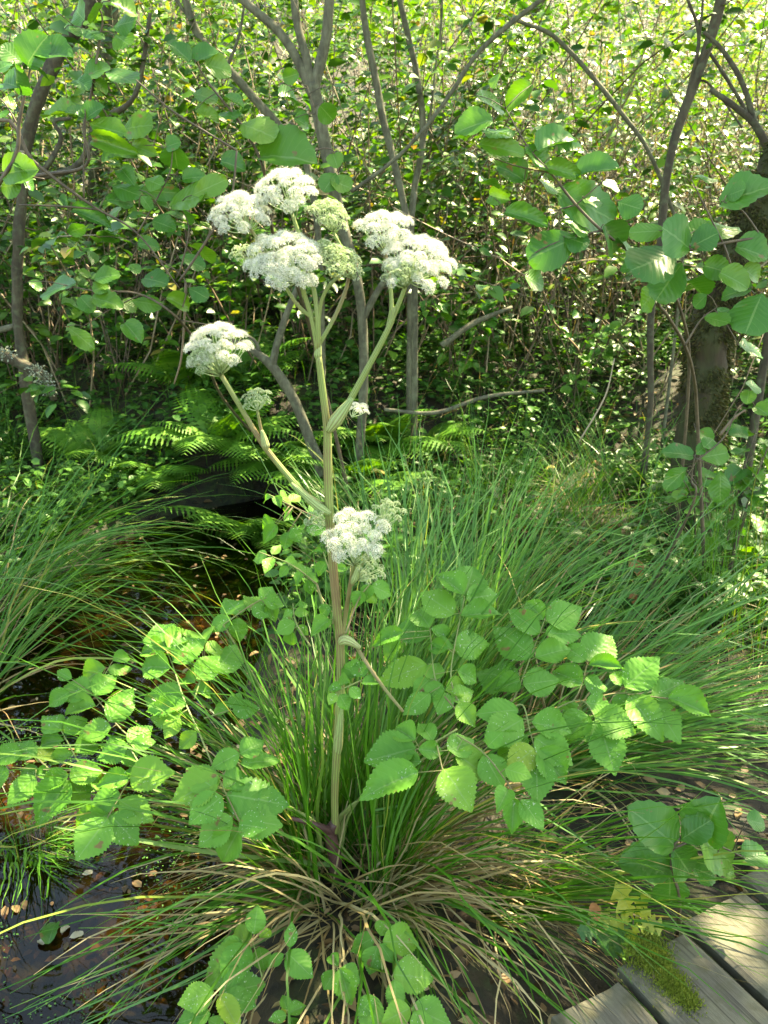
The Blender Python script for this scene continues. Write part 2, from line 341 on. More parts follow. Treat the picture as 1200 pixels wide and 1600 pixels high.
props(add('stream_water', wb.mesh('stream_water', M_water)), 'dark still stream water reflecting bits of blue sky', 'water', kind='structure')

# ------------------------------------------------------------------ leaf templates and scatter
def leaf_mesh(name, mat, prof, serr=0.0, nser=9, rows=14, fold=0.10, droop=0.12, wave=0.02, lobes=None, seed=0):
    r = random.Random(seed); mb = MB(); V = []; UV = []; us = (-1, -0.55, 0, 0.55, 1)
    for i in range(rows + 1):
        v = i / rows; w = prof(v) * 0.5
        if lobes: w *= lobes(v)
        for u in us:
            x = u * w; y = v
            if abs(u) == 1 and serr and 0 < i < rows:
                x *= 1 + (serr if i % 2 else -serr); y += 0.35 / rows if i % 2 else -0.1 / rows
            z = fold * abs(u) * w * 2 - droop * v * v + wave * math.sin(v * 9 + (2 if u < 0 else 0) + seed) * abs(u) + r.uniform(-1, 1) * wave * 0.35
            V.append((x, y, z)); UV.append((u * 0.5 + 0.5, v))
    f = [(i * 5 + k, i * 5 + k + 1, (i + 1) * 5 + k + 1, (i + 1) * 5 + k) for i in range(rows) for k in range(4)]
    mb.put(V, f, UV); return mb.mesh(name, mat)
p_ovate = lambda v: max(0.015, math.sin(math.pi * min(1, v ** 0.84)) ** 0.78 * (1 - .38 * max(0, (v - .55) / .45) ** 1.5))
p_round = lambda v: max(0.02, math.sin(math.pi * min(1, (0.03 + 0.97 * v) ** 0.95)) ** 0.52)
p_obov = lambda v: max(0.02, math.sin(math.pi * min(1, (v * 0.985) ** 1.25)) ** 0.60)
T_leaflet = [leaf_mesh('leaflet', M_leaflet, p_ovate, 0.06, rows=28, fold=[.08, .24, .02, .12, -.06, .18, .34][k], droop=[.10, .24, .03, .15, .12, .05, .3][k], wave=[.03, .05, .03, .045, .05, .03, .04][k], seed=k) for k in range(7)]
T_alder = [leaf_mesh('alder_leaf', M_alder, p_round if k % 2 else p_obov, 0.03, rows=14, fold=[.05, .20, .10, .30, -.05, .14][k], droop=[.06, .20, .0, .3, .1, .15][k], wave=.04, seed=k + 9) for k in range(6)]
oakl = lambda v: (0.35 + .65 * min(1, v * 1.6)) * (0.76 + 0.36 * math.cos(v * 2 * math.pi * 3.6 + 0.4))
T_oak = [leaf_mesh('oak_leaf', m_, p_obov, 0, rows=44, fold=.1, droop=.15, wave=.03, lobes=oakl, seed=20 + k) for k, m_ in enumerate((M_oak, M_oak_young))]

def leaf_matrix(base, tip, n, width, depth=None):
    base = np.asarray(base); d = np.asarray(tip) - base; L = np.linalg.norm(d); y = d / L
    z = nrm(n - y * np.dot(n, y)); x = np.cross(y, z)
    M = Matrix.Identity(4)
    for i in range(3):
        M[i][0] = x[i] * width; M[i][1] = y[i] * L; M[i][2] = z[i] * (depth or L); M[i][3] = base[i]
    return M
def leaf_by_pixels(b, t, w, parent, tmpl, Y, name='leaf', dY=0.0, upw=0.8, tilt=0.35, wmax=1.15):
    """a leaf whose stalk end and tip stand at depth Y, its blade turned partly to the sky"""
    base = P(b[0], b[1], Y); tip = P(t[0], t[1], Y + dY)
    axis = nrm(tip - base); view = nrm(CAM - base)
    n0 = nrm(view * 0.8 + np.array([0, 0, upw]) + rng.normal(0, tilt, 3))
    n = nrm(n0 - axis * np.dot(n0, axis))
    c = max(0.55, abs(np.dot(n, view)))
    L = np.linalg.norm(tip - base)
    wd = min(w / F * np.linalg.norm(base - CAM) / c, L * wmax)
    o = add(name, random.choice(tmpl), parent, leaf_matrix(base, tip, n, wd)); return o, base

SMALL_V = np.array([(0, 0, 0), (-.40, .28, .07), (-.36, .65, .05), (0, 1, -.12), (.36, .65, .05), (.40, .28, .07), (0, .3, 0), (0, .65, -.03)], float)
SMALL_F = np.array([(0, 6, 1), (0, 5, 6), (1, 6, 7), (1, 7, 2), (6, 5, 4), (6, 4, 7), (2, 7, 3), (7, 4, 3)])
def scatter(name, pos, dirs, nors, L, Wd, mat, parent=None):
    pos = np.asarray(pos); N = len(pos)
    y = dirs / np.linalg.norm(dirs, axis=1)[:, None]
    z = nors - y * np.sum(nors * y, axis=1)[:, None]; z /= np.linalg.norm(z, axis=1)[:, None] + 1e-9
    x = np.cross(y, z); T = SMALL_V
    V = pos[:, None, :] + x[:, None, :] * (T[None, :, 0:1] * Wd[:, None, None]) + y[:, None, :] * (T[None, :, 1:2] * L[:, None, None]) + z[:, None, :] * (T[None, :, 2:3] * L[:, None, None])
    Fc = (SMALL_F[None] + (np.arange(N) * len(T))[:, None, None]).reshape(-1, 3)
    uv = np.tile(np.stack([T[:, 0] + 0.5, T[:, 1]], 1), (N, 1))
    return add(name, fast_mesh(name, V.reshape(-1, 3), Fc, mat, uv=uv), parent)

def blades(N, base, az, lean, curl, L, wd, seg=9, hmin=None):
    """N arching ribbons; arrays of base (N,3), azimuth, first lean from the vertical, bend, length, width"""
    s = np.linspace(0, 1, seg + 1)
    th = lean[:, None] + curl[:, None] * s[None] ** 1.4
    th = np.minimum(th, 2.75)
    step = L[:, None] / seg
    kk = rng.integers(min(3, seg - 1), seg + 1, N); kink = (rng.random(N) < .10)[:, None] * (np.arange(seg + 1)[None] >= kk[:, None]) * rng.uniform(.3, 1.3, (N, 1)); th2 = np.minimum(th + kink, 2.9)
    hx = np.cumsum(np.sin(th2) * step, 1) - np.sin(th2) * step; hz = np.cumsum(np.cos(th2) * step, 1) - np.cos(th2) * step
    sway = np.cumsum(rng.normal(0, 0.09, (N, seg + 1)), 1) * L[:, None] / seg
    ca, sa = np.cos(az)[:, None], np.sin(az)[:, None]
    c = np.stack([base[:, 0:1] + ca * hx - sa * sway, base[:, 1:2] + sa * hx + ca * sway, base[:, 2:3] + hz], 2)
    if hmin is not None: c[:, 1:, 2] = np.maximum(c[:, 1:, 2], hmin + rng.uniform(0, 0.05, (N, 1)))
    tw = rng.uniform(-0.9, 0.9, (N, 1)) + rng.normal(0, 0.5, (N, 1)) * s[None]
    side = np.stack([-sa * np.cos(tw) + 0 * hx, ca * np.cos(tw) + 0 * hx, np.sin(tw) + 0 * hx], 2)
    w = wd[:, None] * (1 - s[None] ** 2.2) * (0.75 + 0.25 * np.minimum(1, s[None] * 6)) * 0.5 + 0.0003
    return np.stack([c - side * w[..., None], c + side * w[..., None]], 2)      # (N,seg+1,2,3)
def blades_obj(name, arr, mat, parent):
    N, S = arr.shape[:2]; V = arr.reshape(-1, 3)
    q = np.array([(2 * i, 2 * i + 1, 2 * i + 3, 2 * i + 2) for i in range(S - 1)])
    Fc = (q[None] + (np.arange(N) * S * 2)[:, None, None]).reshape(-1, 4)
    return add(name, fast_mesh(name, V, Fc, mat), parent)
def gh(x, y): return ground_h(float(x), float(y))

def tussock(label, cx, cy, n, rad, Lr, wr, lean=(0.05, 0.9), curl=(0.5, 1.7), mat=M_sedge, n_single=0, n_dry=0, azr=(0, 2 * math.pi), group='sedge tussocks', front=0.0, thin=1.0):
    z0 = gh(cx, cy) - 0.02
    t = thing('sedge_tussock', (cx, cy, z0), label, 'sedge', group)
    ncl = max(14, n // 14)
    cl_a = rng.uniform(*azr, ncl); cl_l = rng.uniform(*lean, ncl); cl_c = rng.uniform(*curl, ncl); cl_n = rng.uniform(.75, 1.1, ncl)
    def mk(N, Lr, lean, curl, wr, loose=.14):
        k = rng.integers(0, ncl, N); a = cl_a[k] + rng.normal(0, loose, N)
        rr = rad * np.sqrt(rng.uniform(.22, 1, N))
        keep = (np.sin(a) > -.35) | (rng.random(N) < thin); k, a, rr = k[keep], a[keep], rr[keep]; N = len(a)
        ab = a + rng.normal(0, 1.1, N); b = np.stack([cx + np.cos(ab) * rr, cy + np.sin(ab) * rr, np.full(N, z0)], 1)
        if front and lean is not None: fk = (b[:, 1] > cy - .03) | (np.abs(b[:, 0] - cx + .01) > .055); k, a, b = k[fk], a[fk], b[fk]; N = len(a)
        ln = (cl_l[k] if lean is not None else rng.uniform(.4, 1.5, N)) + rng.normal(0, .16, N)
        ln = np.clip(ln + (front if lean is not None else .3) * np.maximum(0, -np.sin(a)), 0, 1.5)
        return blades(N, b, a, ln, cl_c[k] + rng.normal(0, .35, N), rng.uniform(*Lr, N) * cl_n[k], rng.uniform(*wr, N), hmin=WATER_Z + 0.01)
    o = blades_obj('blades', mk(n, Lr, lean, curl, wr), mat, t); o['kind'] = 'stuff'
    if n_dry:
        o = blades_obj('dry_blades', mk(n_dry, (Lr[0] * .35, Lr[1] * .62), None, curl, wr, .6), M_dry, t); o['kind'] = 'stuff'
    if n_single:
        for b in mk(n_single, (Lr[0] * 1.0, Lr[1]), lean, curl, (wr[1] * .9, wr[1] * 1.35)):
            blades_obj('blade', b[None], mat, t)
    return t

# ------------------------------------------------------------------ the boardwalk
BZ = 0.06
e1 = Pz(862, 1584, BZ); e2 = Pz(1160, 1368, BZ)
along = nrm(e2 - e1); along[2] = 0
pl = [(Pz(862, 1584, BZ), Pz(955, 1517, BZ)), (Pz(965, 1510, BZ), Pz(1056, 1445, BZ)), (Pz(1067, 1434, BZ), Pz(1147, 1377, BZ)), (Pz(1157, 1369, BZ), Pz(1225, 1323, BZ))]
pdir = nrm(Pz(1026, 1600, BZ) - Pz(952, 1519, BZ)); pdir[2] = 0
bw = thing('boardwalk', (e1 + np.array([0.3, 0.1, -BZ - 0.1])), 'weathered grey plank boardwalk beside the sedges, with a moss cushion on one plank', 'boardwalk')
planks = []
for k, (a, b) in enumerate(pl):
    wid = np.linalg.norm(b - a); yv = nrm(b - a); xv = pdir - yv * np.dot(pdir, yv) * 0.0
    yv = nrm(yv - xv * np.dot(yv, xv)); Lp = 1.15; th = 0.030
    mb = MB(); V = []; nxs = 24; nys = 6
    sec = [(-0.0, -th), (0.0, -0.006), (0.05, 0.0)] + [(u, 0.0) for u in np.linspace(0.2, 0.8, 4)] + [(0.95, 0.0), (1.0, -0.006), (1.0, -th)]
    for i in range(nxs + 1):
        s = i / nxs; xs = Lp * s
        for j, (u, z) in enumerate(sec):
            e = 0.0018 * noise.noise(Vector((xs * 9, u * 4, k * 3.1)))
            top = z > -th + 0.001
            xx = xs + (0.006 * noise.noise(Vector((u * 14, k, 2))) if i == 0 else 0) + (0.006 if i == 0 and top and z == 0 else 0)
            V.append((xx, u * wid + (e if u in (0, 1) else 0), z + (e * 0.8 - (0.003 if i == 0 else 0) if top else 0)))
    m_ = len(sec)
    f = [(i * m_ + j, i * m_ + j + 1, (i + 1) * m_ + j + 1, (i + 1) * m_ + j)[::-1] for i in range(nxs) for j in range(m_ - 1)]
    f += [((i + 1) * m_, (i + 1) * m_ + m_ - 1, i * m_ + m_ - 1, i * m_)[::-1] for i in range(nxs)]
    f.append(tuple(range(m_))); f.append(tuple(nxs * m_ + j for j in range(m_))[::-1])
    mb.put(V, f)
    zv = np.cross(xv, yv); M = Matrix.Identity(4)
    for i in range(3): M[i][0] = xv[i]; M[i][1] = yv[i]; M[i][2] = zv[i]; M[i][3] = a[i]
    M[2][3] = BZ + (0.0, 0.004, -0.003, 0.006)[k]
    planks.append(add('plank', mb.mesh('plank', M_wood, False), bw, M))
mb = MB(); q0 = e1 + pdir * 0.32 - along * 0.3; q1 = e2 + pdir * 0.32 + along * 0.6
q0[2] = q1[2] = BZ - 0.085
sv = np.cross(along, [0, 0, 1]) * 0.05; hv = np.array([0, 0, 0.052])
mb.put([q0 - sv - hv, q0 + sv - hv, q0 + sv + hv, q0 - sv + hv, q1 - sv - hv, q1 + sv - hv, q1 + sv + hv, q1 - sv + hv],
       [(0, 1, 2, 3), (7, 6, 5, 4), (0, 4, 5, 1), (1, 5, 6, 2), (2, 6, 7, 3), (3, 7, 4, 0)])
add('bearer', mb.mesh('bearer', M_wood, False), bw)
# moss cushion on the second plank
mpts = []
for k in range(6000):
    t = random.random(); u = random.gauss(0, 0.35)
    c = Pz(1000, 1478, BZ) * (1 - t) + Pz(1080, 1575, BZ) * t
    w_ = 0.082 * (1.05 - 0.45 * t)
    p = c + along * u * w_ + pdir * random.gauss(0, 0.012)
    hh = 0.016 * math.exp(-u * u * 3) * (0.7 + 0.6 * noise.noise(Vector((p * 40).tolist()))) * (1 - 0.5 * t)
    mpts.append((p[0], p[1], BZ + 0.003 + max(0, hh)))
mpts = np.array(mpts); N = len(mpts)
o = blades_obj('moss', blades(N, mpts - np.array([0, 0, 0.006]), rng.uniform(0, 6.28, N), rng.uniform(0, 0.9, N), rng.uniform(0, 0.8, N), rng.uniform(0.006, 0.012, N), rng.uniform(0.0016, 0.003, N), seg=3), M_moss, planks[1]); o['kind'] = 'stuff'; o['label'] = 'yellow green moss cushion'

# ------------------------------------------------------------------ the angelica
YB = 1.63
base_pt = P(525, 1392, YB)
ang = thing('angelica_plant', base_pt, 'tall white-flowered angelica with a pale ribbed stem rising out of the central sedge tussock', 'flower plant')
def pix(pts, Y): return [P(a, b, Y if len(r) == 0 else r[0]) for a, b, *r in pts]
def stalk(name, pts, radii, mat, parent, Y=1.65, sides=10, n=None):
    mb = MB(); tube(mb, pix(pts, Y), radii, sides, n); return add(name, mb.mesh(name, mat), parent)
stalk('stem', [(524, 1300, 1.63), (523, 1240, 1.635), (526, 1180, 1.64), (532, 1080, 1.645), (531, 1000), (522, 905), (515, 805), (512, 720), (511, 668), (504, 610), (497, 552)], [.009, .009, .0102, .010, .0096, .0096, .0094, .0092, .0080, .0070, .0062], M_stem, ang)
mb = MB(); tube(mb, pix([(526, 1400, 1.62), (524, 1345, 1.625), (516, 1303, 1.63), (523, 1285, 1.632)], 1.63), [.014, .0165, .0155, .0105], 10, 12)
tube(mb, pix([(520, 1300, 1.63), (500, 1292, 1.61), (478, 1284, 1.60), (452, 1278, 1.6)], 1.63), [.011, .0085, .0062, .0045], 8, 10)
add('stem_base', mb.mesh('stem_base', M_purple), ang)['label'] = 'dark purple stem base with side sheath'
# branches with the inflated sheaths they leave from
def sheath(a, b, c, r, Y=1.64):
    stalk('sheath', [a, b, c], [r * .45, r * .88, r * .7, r * .3], M_sheath, ang, Y, 10, 12)
stalk('branch', [(513, 800), (495, 785), (470, 766), (415, 700), (378, 640), (345, 585)], [.007, .0072, .0068, .0058, .005, .0045], M_stem, ang)
sheath((516, 803), (495, 790), (455, 755), .0115)
stalk('branch', [(512, 668), (535, 645), (562, 598), (606, 515), (618, 480)], [.008, .0072, .0062, .0055, .005], M_stem, ang)
sheath((513, 674), (530, 650), (550, 622), .0155)
stalk('branch', [(606, 515), (612, 475, 1.67), (606, 420, 1.70), (600, 385, 1.71)], [.005, .0042, .0038, .0034], M_stem, ang)
stalk('branch', [(606, 515), (625, 470), (640, 430)], [.005, .0045, .004], M_stem, ang)
stalk('branch', [(497, 552), (489, 505), (474, 455), (464, 425, 1.63)], [.006, .005, .0045, .004], M_stem, ang)
stalk('branch', [(497, 552), (495, 480), (478, 400, 1.68), (455, 330, 1.70)], [.006, .005, .0042, .0036], M_stem, ang)
stalk('branch', [(497, 552), (500, 480), (520, 440), (560, 415, 1.67)], [.005, .004, .0034, .003], M_stem, ang)
stalk('branch', [(492, 500), (460, 470), (410, 385, 1.67), (385, 350, 1.68)], [.004, .0036, .0032, .003], M_stem, ang)
stalk('branch', [(495, 545), (530, 480, 1.67), (545, 420, 1.69), (520, 360, 1.70)], [.0045, .004, .0034, .003], M_stem, ang)
stalk('branch', [(415, 700), (408, 672), (402, 640)], [.004, .0033, .0028], M_stem, ang)
sheath((496, 562), (497, 550), (499, 530), .0092, 1.65)
sheath((416, 703), (414, 692), (409, 672), .010, 1.63)
stalk('branch', [(532, 1000), (540, 960), (547, 915, 1.62), (553, 880, 1.60)], [.0065, .0052, .0045, .004], M_stem, ang)
sheath((530, 1005), (541, 1000), (563, 1012), .014, 1.63)
sheath((550, 912), (556, 900), (560, 880), .0085, 1.60)
stalk('branch', [(556, 1008), (572, 1035, 1.6), (600, 1075, 1.58), (630, 1112, 1.56)], [.0045, .004, .0036, .003], M_stem, ang)
stalk('branch', [(550, 915, 1.61), (572, 870, 1.63), (597, 825, 1.65)], [.0036, .003, .0025], M_stem, ang)
sheath((526, 1188), (529, 1150), (534, 1085), .0135, 1.64)

# umbellets: a dome of small five-petalled flowers, or of green buds
def umbellet_mesh(name, mat, nfl, petal, dome, seed, buds=False):
    r = random.Random(seed); mb = MB()
    for k in range(nfl):
        g = k * 2.399963; q = math.sqrt((k + 0.5) / nfl)
        x, y = math.cos(g) * q, math.sin(g) * q
        nvec = nrm([x * 1.1, y * 1.1, 1.0 - 0.55 * q]); p = np.array([x, y, dome * (1 - q * q)]) + np.array([r.uniform(-.05, .05), r.uniform(-.05, .05), r.uniform(-.09, .10)])
        a = nrm(np.cross(nvec, [0.3, 1, 0.2])); b = np.cross(nvec, a); ph = r.random() * 6
        V = [p - nvec * 0.05]; f = []
        np_ = 5
        for j in range(np_):
            g0 = ph + 2 * math.pi * j / np_
            for dg, rad, hz in ((-0.34, 0.75, 0.03), (0, 1.0, -0.01 if not buds else -.12), (0.34, 0.75, 0.03)):
                V.append(p + (a * math.cos(g0 + dg) + b * math.sin(g0 + dg)) * petal * rad * r.uniform(.85, 1.15) + nvec * (hz + r.uniform(-.02, .03)))
            s = 1 + j * 3; f += [(0, s, s + 1), (0, s + 1, s + 2)]
        mb.put(V, f)
        if not buds:                                                    # stamens stand over the petals
            for j in range(3):
                g0 = ph + j * 2.1 + 0.6; e = p + (a * math.cos(g0) + b * math.sin(g0)) * petal * 0.8 + nvec * 0.16
                mb.put([e, e + a * 0.05, e + b * 0.05, e + nvec * 0.05], [(0, 1, 2), (0, 2, 3), (0, 3, 1), (1, 3, 2)])
    mb2 = []
    return mb.mesh(name, mat, False)
UMB_W = [umbellet_mesh('umbellet', M_white, 40, .235, .55, s) for s in (1, 2, 3)]
UMB_G = [umbellet_mesh('umbellet', M_bud, 26, .21, .55, s, True) for s in (4, 5)]
def umbel(pxc, Y, rad_px, n, apex, up=(0, -0.25, 1.0), flat=0.45, size=1.0, green=0.0, label=None, sx=1.0):
    """a dome of umbellets on rays that spread from the apex; rad_px is its half width in the picture"""
    c = P(pxc[0], pxc[1], Y); ap = P(apex[0], apex[1], apex[2] if len(apex) > 2 else Y)
    R = .95 * rad_px / F * np.linalg.norm(c - CAM); nv = nrm(up); a = nrm(np.cross(nv, [0.2, 1, 0.1])); b = np.cross(nv, a)
    ends = []
    for k in range(n):
        g = k * 2.399963 + pxc[0]; q = math.sqrt((k + 0.4) / n)
        ends.append(c + (a * math.cos(g) * sx + b * math.sin(g)) * R * q * 0.88 + nv * (R * flat * (1 - q * q) - R * flat * 0.4) + rng.normal(0, R * 0.05, 3))
    mb = MB()
    for e in ends:
        mid = ap * 0.5 + e * 0.5 + (e - c) * 0.12
        tube(mb, [ap, mid, e], [.0013, .0010, .0009], 4, 5)
    o = add('umbel', mb.mesh('umbel', M_ray), ang)
    if label: o['label'] = label
    ur = R * 1.17 / math.sqrt(n) * size
    for k, e in enumerate(ends):
        z = nrm((e - ap) * 0.6 / np.linalg.norm(e - ap) + nv * 0.7 + rng.normal(0, 0.1, 3)); x = nrm(np.cross([0.1, 1, 0.3], z)); y = np.cross(z, x)
        s = ur * random.uniform(0.85, 1.15); M = Matrix.Identity(4)
        th = random.random() * 6; x, y = x * math.cos(th) + y * math.sin(th), y * math.cos(th) - x * math.sin(th)
        for i in range(3): M[i][0] = x[i] * s; M[i][1] = y[i] * s; M[i][2] = z[i] * s; M[i][3] = e[i]
        add('umbellet', random.choice(UMB_G if random.random() < green else UMB_W), o, M)
UPC = (0.05, -0.55, 1.0)
umbel((375, 326), 1.68, 50, 26, (388, 362, 1.68), UPC, .5, label='white umbel at the upper left of the flower head')
umbel((447, 292), 1.70, 50, 26, (456, 332, 1.70), UPC, .5, label='topmost white umbel')
umbel((515, 331), 1.70, 34, 20, (520, 362, 1.70), (0.35, -0.4, 1), .4, green=1, size=1.35, label='green budding umbel beside the topmost one')
umbel((445, 402), 1.63, 66, 34, (466, 440, 1.63), (-.05, -0.75, 1), .45, label='large white umbel in the middle of the flower head')
umbel((528, 402), 1.67, 46, 24, (552, 436, 1.67), (0.5, -0.35, 1), .4, green=1, size=1.35, label='green budding umbel beside the large middle umbel')
umbel((385, 396), 1.69, 26, 12, (400, 425, 1.69), UPC, .4, green=1)
umbel((600, 353), 1.71, 46, 18, (602, 395, 1.71), UPC, .45, label='white umbel at the back of the right branch')
umbel((658, 402), 1.66, 64, 36, (638, 440, 1.65), (0.25, -0.55, 1), .5, label='large dense white umbel on the right branch')
umbel((625, 422), 1.62, 34, 16, (634, 450, 1.65), (-.3, -0.6, 1), .4, green=.85)
umbel((335, 535), 1.65, 55, 34, (345, 585, 1.65), (-.1, -0.5, 1), .55, label='domed white umbel on the left branch')
umbel((322, 558), 1.62, 34, 16, (345, 588, 1.65), (-.3, -0.7, 1), .4, green=.9)
umbel((402, 622), 1.66, 27, 12, (402, 642, 1.65), (0, -0.4, 1), .3, green=1, label='small greenish umbel on the left branch')
umbel((560, 638), 1.72, 18, 7, (550, 652, 1.70), (0, -.3, 1), .3, size=.9)
umbel((552, 834), 1.58, 56, 16, (554, 884, 1.60), (0, -0.95, 1), .3, size=.82, label='loose low white umbel in front of the stem')
umbel((607, 796), 1.65, 30, 14, (595, 826, 1.65), (.2, -.5, 1), .35, size=.75, green=1)
umbel((580, 888), 1.61, 32, 15, (556, 905, 1.61), (.5, -.5, .8), .35, size=.75, green=1)
umbel((492, 812), 1.62, 24, 10, (508, 822, 1.63), (-.5, -.6, .8), .35, size=.75, green=1)

# compound leaves: a rachis carrying toothed leaflets, laid on a tilted plane
def compound(origin, center, Y0, slope, sidetilt, axes, leaflets, conv, petiole=None, parent=ang, name='leaf', label=None, rr=.0022, jit=.018, mat=M_stem, lname='leaflet', tm=None):
    p0 = P(center[0], center[1], Y0); n = nrm([sidetilt, -slope, 1.0])
    mb = MB(); ax = []
    for A in axes:
        q = [Pn(*conv(*p), p0, n) for p in A]; tube(mb, q, [rr, rr * .6], 6, max(6, 4 * len(q))); ax.append(spline(q, 20))
    ax_all = np.concatenate(ax)
    if petiole: tube(mb, petiole + [Pn(*conv(*axes[0][0]), p0, n)], [rr * 1.8, rr * 1.1], 7, 14)
    todo = []
    for (bx, by, tx, ty, w) in leaflets:
        b = Pn(*conv(bx, by), p0, n); t = Pn(*conv(tx, ty), p0, n)
        off = n * rng.normal(0, jit); b = b + off * .3; t = t + off + n * (-0.012)
        near = ax_all[np.argmin(np.linalg.norm(ax_all - b, axis=1))]
        if np.linalg.norm(near - b) > 0.003: tube(mb, [near, b], [rr * .5, rr * .4], 5, 3)
        nn = nrm(n + rng.normal(0, 0.12, 3) + 0.25 * nrm(CAM - b)); axd = nrm(t - b)
        nn = nrm(nn - axd * np.dot(nn, axd)); c = max(.5, abs(np.dot(nn, nrm(CAM - b))))
        wd = conv.scale * w / F * np.linalg.norm(b - CAM) / c
        L = np.linalg.norm(t - b)
        todo.append(leaf_matrix(b, b + axd * max(L, wd * .95) * 1.14, nn, min(wd * 1.14, L * .96) * random.uniform(.9, 1.06)))
    o = add(name, mb.mesh(name, mat), parent)
    if label: o['label'] = label
    for M in todo: add(lname, random.choice(tm or T_leaflet), o, M)
    return o
class Conv:
    def __init__(s, x0, y0, k): s.x0, s.y0, s.k = x0, y0, k; s.scale = 1 / k
    def __call__(s, x, y): return s.x0 + x / s.k, s.y0 + y / s.k
cl = Conv(0, 920, 2.667); cr = Conv(560, 850, 2.143)
root_l = [P(505, 1330, 1.62), P(470, 1270, 1.61)]; root_r = [P(532, 1330, 1.65), P(560, 1250, 1.68)]
compound(None, (150, 1100), 1.72, .65, .1, [[(640, 660), (520, 600), (390, 440)]],
    [(385, 445, 275, 400, 105), (395, 450, 475, 370, 95), (400, 490, 265, 490, 65), (455, 560, 548, 440, 95), (465, 580, 335, 590, 75), (290, 430, 212, 465, 80), (440, 325, 330, 350, 72), (470, 300, 535, 275, 60), (520, 400, 425, 490, 55), (300, 380, 250, 350, 60), (450, 340, 520, 330, 70)], cl, root_l, label='left leaf between the far left and the upper left ones')
compound(None, (90, 1170), 1.64, .6, .15, [[(640, 790), (420, 765), (210, 755), (60, 745)], [(330, 730), (255, 590)], [(210, 758), (130, 680)], [(300, 760), (285, 830)]],
    [(258, 590, 188, 530, 88), (265, 600, 350, 540, 78), (265, 625, 148, 612, 48), (308, 680, 402, 628, 70), (305, 690, 198, 706, 52),
     (95, 690, -12, 700, 100), (150, 700, 60, 645, 70), (155, 722, 207, 652, 56), (160, 745, 68, 758, 40), (150, 785, 45, 885, 82), (150, 780, 208, 752, 54), (20, 740, -25, 830, 64),
     (290, 800, 160, 955, 112), (290, 790, 415, 765, 88), (290, 790, 352, 878, 84), (290, 780, 172, 832, 62), (330, 770, 420, 800, 70)], cl, root_l, label='far left leaf reaching out over the stream')
compound(None, (230, 1190), 1.58, .6, .1, [[(770, 790), (600, 760), (545, 790), (450, 950)], [(600, 760), (530, 645)]],
    [(530, 640, 622, 568, 88), (530, 645, 412, 695, 82), (545, 650, 638, 640, 58), (522, 655, 542, 722, 58),
     (540, 800, 428, 825, 72), (540, 790, 495, 742, 66), (545, 800, 708, 800, 112), (560, 780, 642, 730, 66), (505, 860, 375, 885, 84), (498, 880, 618, 945, 92), (450, 930, 300, 985, 112), (455, 935, 555, 1030, 112), (450, 960, 335, 1115, 135)], cl, root_l, label='lower left leaf with a large end leaflet')
compound(None, (350, 1240), 1.50, .55, -.05, [[(830, 600), (880, 720), (930, 830), (1005, 985)], [(915, 790), (1000, 695)]],
    [(920, 790, 738, 870, 132), (1000, 690, 903, 740, 105), (1000, 690, 1088, 635, 92), (1000, 725, 1142, 680, 64), (930, 830, 1032, 758, 92), (940, 860, 1168, 880, 152), (930, 870, 808, 965, 132), (970, 950, 835, 1045, 105), (990, 955, 1150, 965, 130), (1000, 990, 903, 1095, 112), (1000, 990, 1105, 1015, 84), (900, 840, 790, 755, 90)], cl, None, label='broad leaf drooping left of the stem')
compound(None, (280, 1030), 1.80, .7, 0, [[(840, 620), (770, 470), (720, 320), (690, 250)], [(810, 460), (850, 330)], [(850, 540), (960, 505)]],
    [(690, 255, 650, 135, 105), (700, 250, 780, 165, 84), (690, 262, 578, 232, 64), (722, 310, 838, 225, 104), (710, 330, 586, 308, 94), (840, 240, 822, 138, 88), (850, 250, 915, 215, 62), (900, 340, 965, 208, 112), (820, 380, 908, 300, 112), (812, 392, 760, 342, 64), (800, 418, 872, 412, 64), (770, 470, 600, 430, 112), (780, 480, 620, 500, 70), (762, 520, 636, 520, 112), (745, 530, 700, 605, 90), (820, 595, 752, 645, 84), (950, 510, 905, 475, 60), (960, 500, 990, 442, 72), (968, 510, 1068, 495, 74)], cl, [P(512, 1300, 1.66), P(400, 1190, 1.75)], label='upper left leaf among the grass blades')
compound(None, (400, 945), 1.95, .6, 0, [[(930, 150), (1060, 60), (1160, 20)]],
    [(960, 120, 880, 160, 60), (985, 110, 985, 170, 66), (1000, 100, 940, 20, 76), (1040, 80, 1060, 0, 90), (1050, 80, 1110, 100, 70), (1090, 50, 1130, -10, 70), (1100, 60, 1175, 60, 62), (1120, 50, 1140, 105, 50)], cl, [P(470, 1180, 1.85)], label='small leaf behind the left blades')
compound(None, (700, 960), 1.82, .8, 0, [[(330, 520), (310, 420), (355, 180)]],
    [(350, 175, 278, 102, 68), (356, 170, 388, 66, 82), (360, 182, 464, 150, 64), (320, 235, 222, 160, 88), (340, 245, 468, 220, 62), (320, 335, 434, 320, 78), (300, 350, 236, 338, 54)], cr, root_r, label='upper right leaf over the grass')
compound(None, (640, 1030), 1.74, .7, 0, [[(330, 560), (260, 460), (240, 290)]],
    [(240, 290, 132, 252, 70), (240, 280, 198, 205, 74), (242, 285, 300, 300, 74), (250, 330, 300, 345, 60), (230, 400, 82, 442, 98), (240, 460, 262, 397, 70), (240, 450, 190, 490, 60), (280, 470, 230, 520, 60), (290, 490, 360, 470, 70), (300, 500, 270, 560, 55), (310, 520, 380, 490, 70), (240, 500, 160, 560, 60), (330, 540, 385, 600, 60), (330, 420, 400, 440, 70), (150, 300, 60, 330, 50), (140, 320, 90, 370, 50)], cr, root_r, label='crinkled small right leaf by the stem')
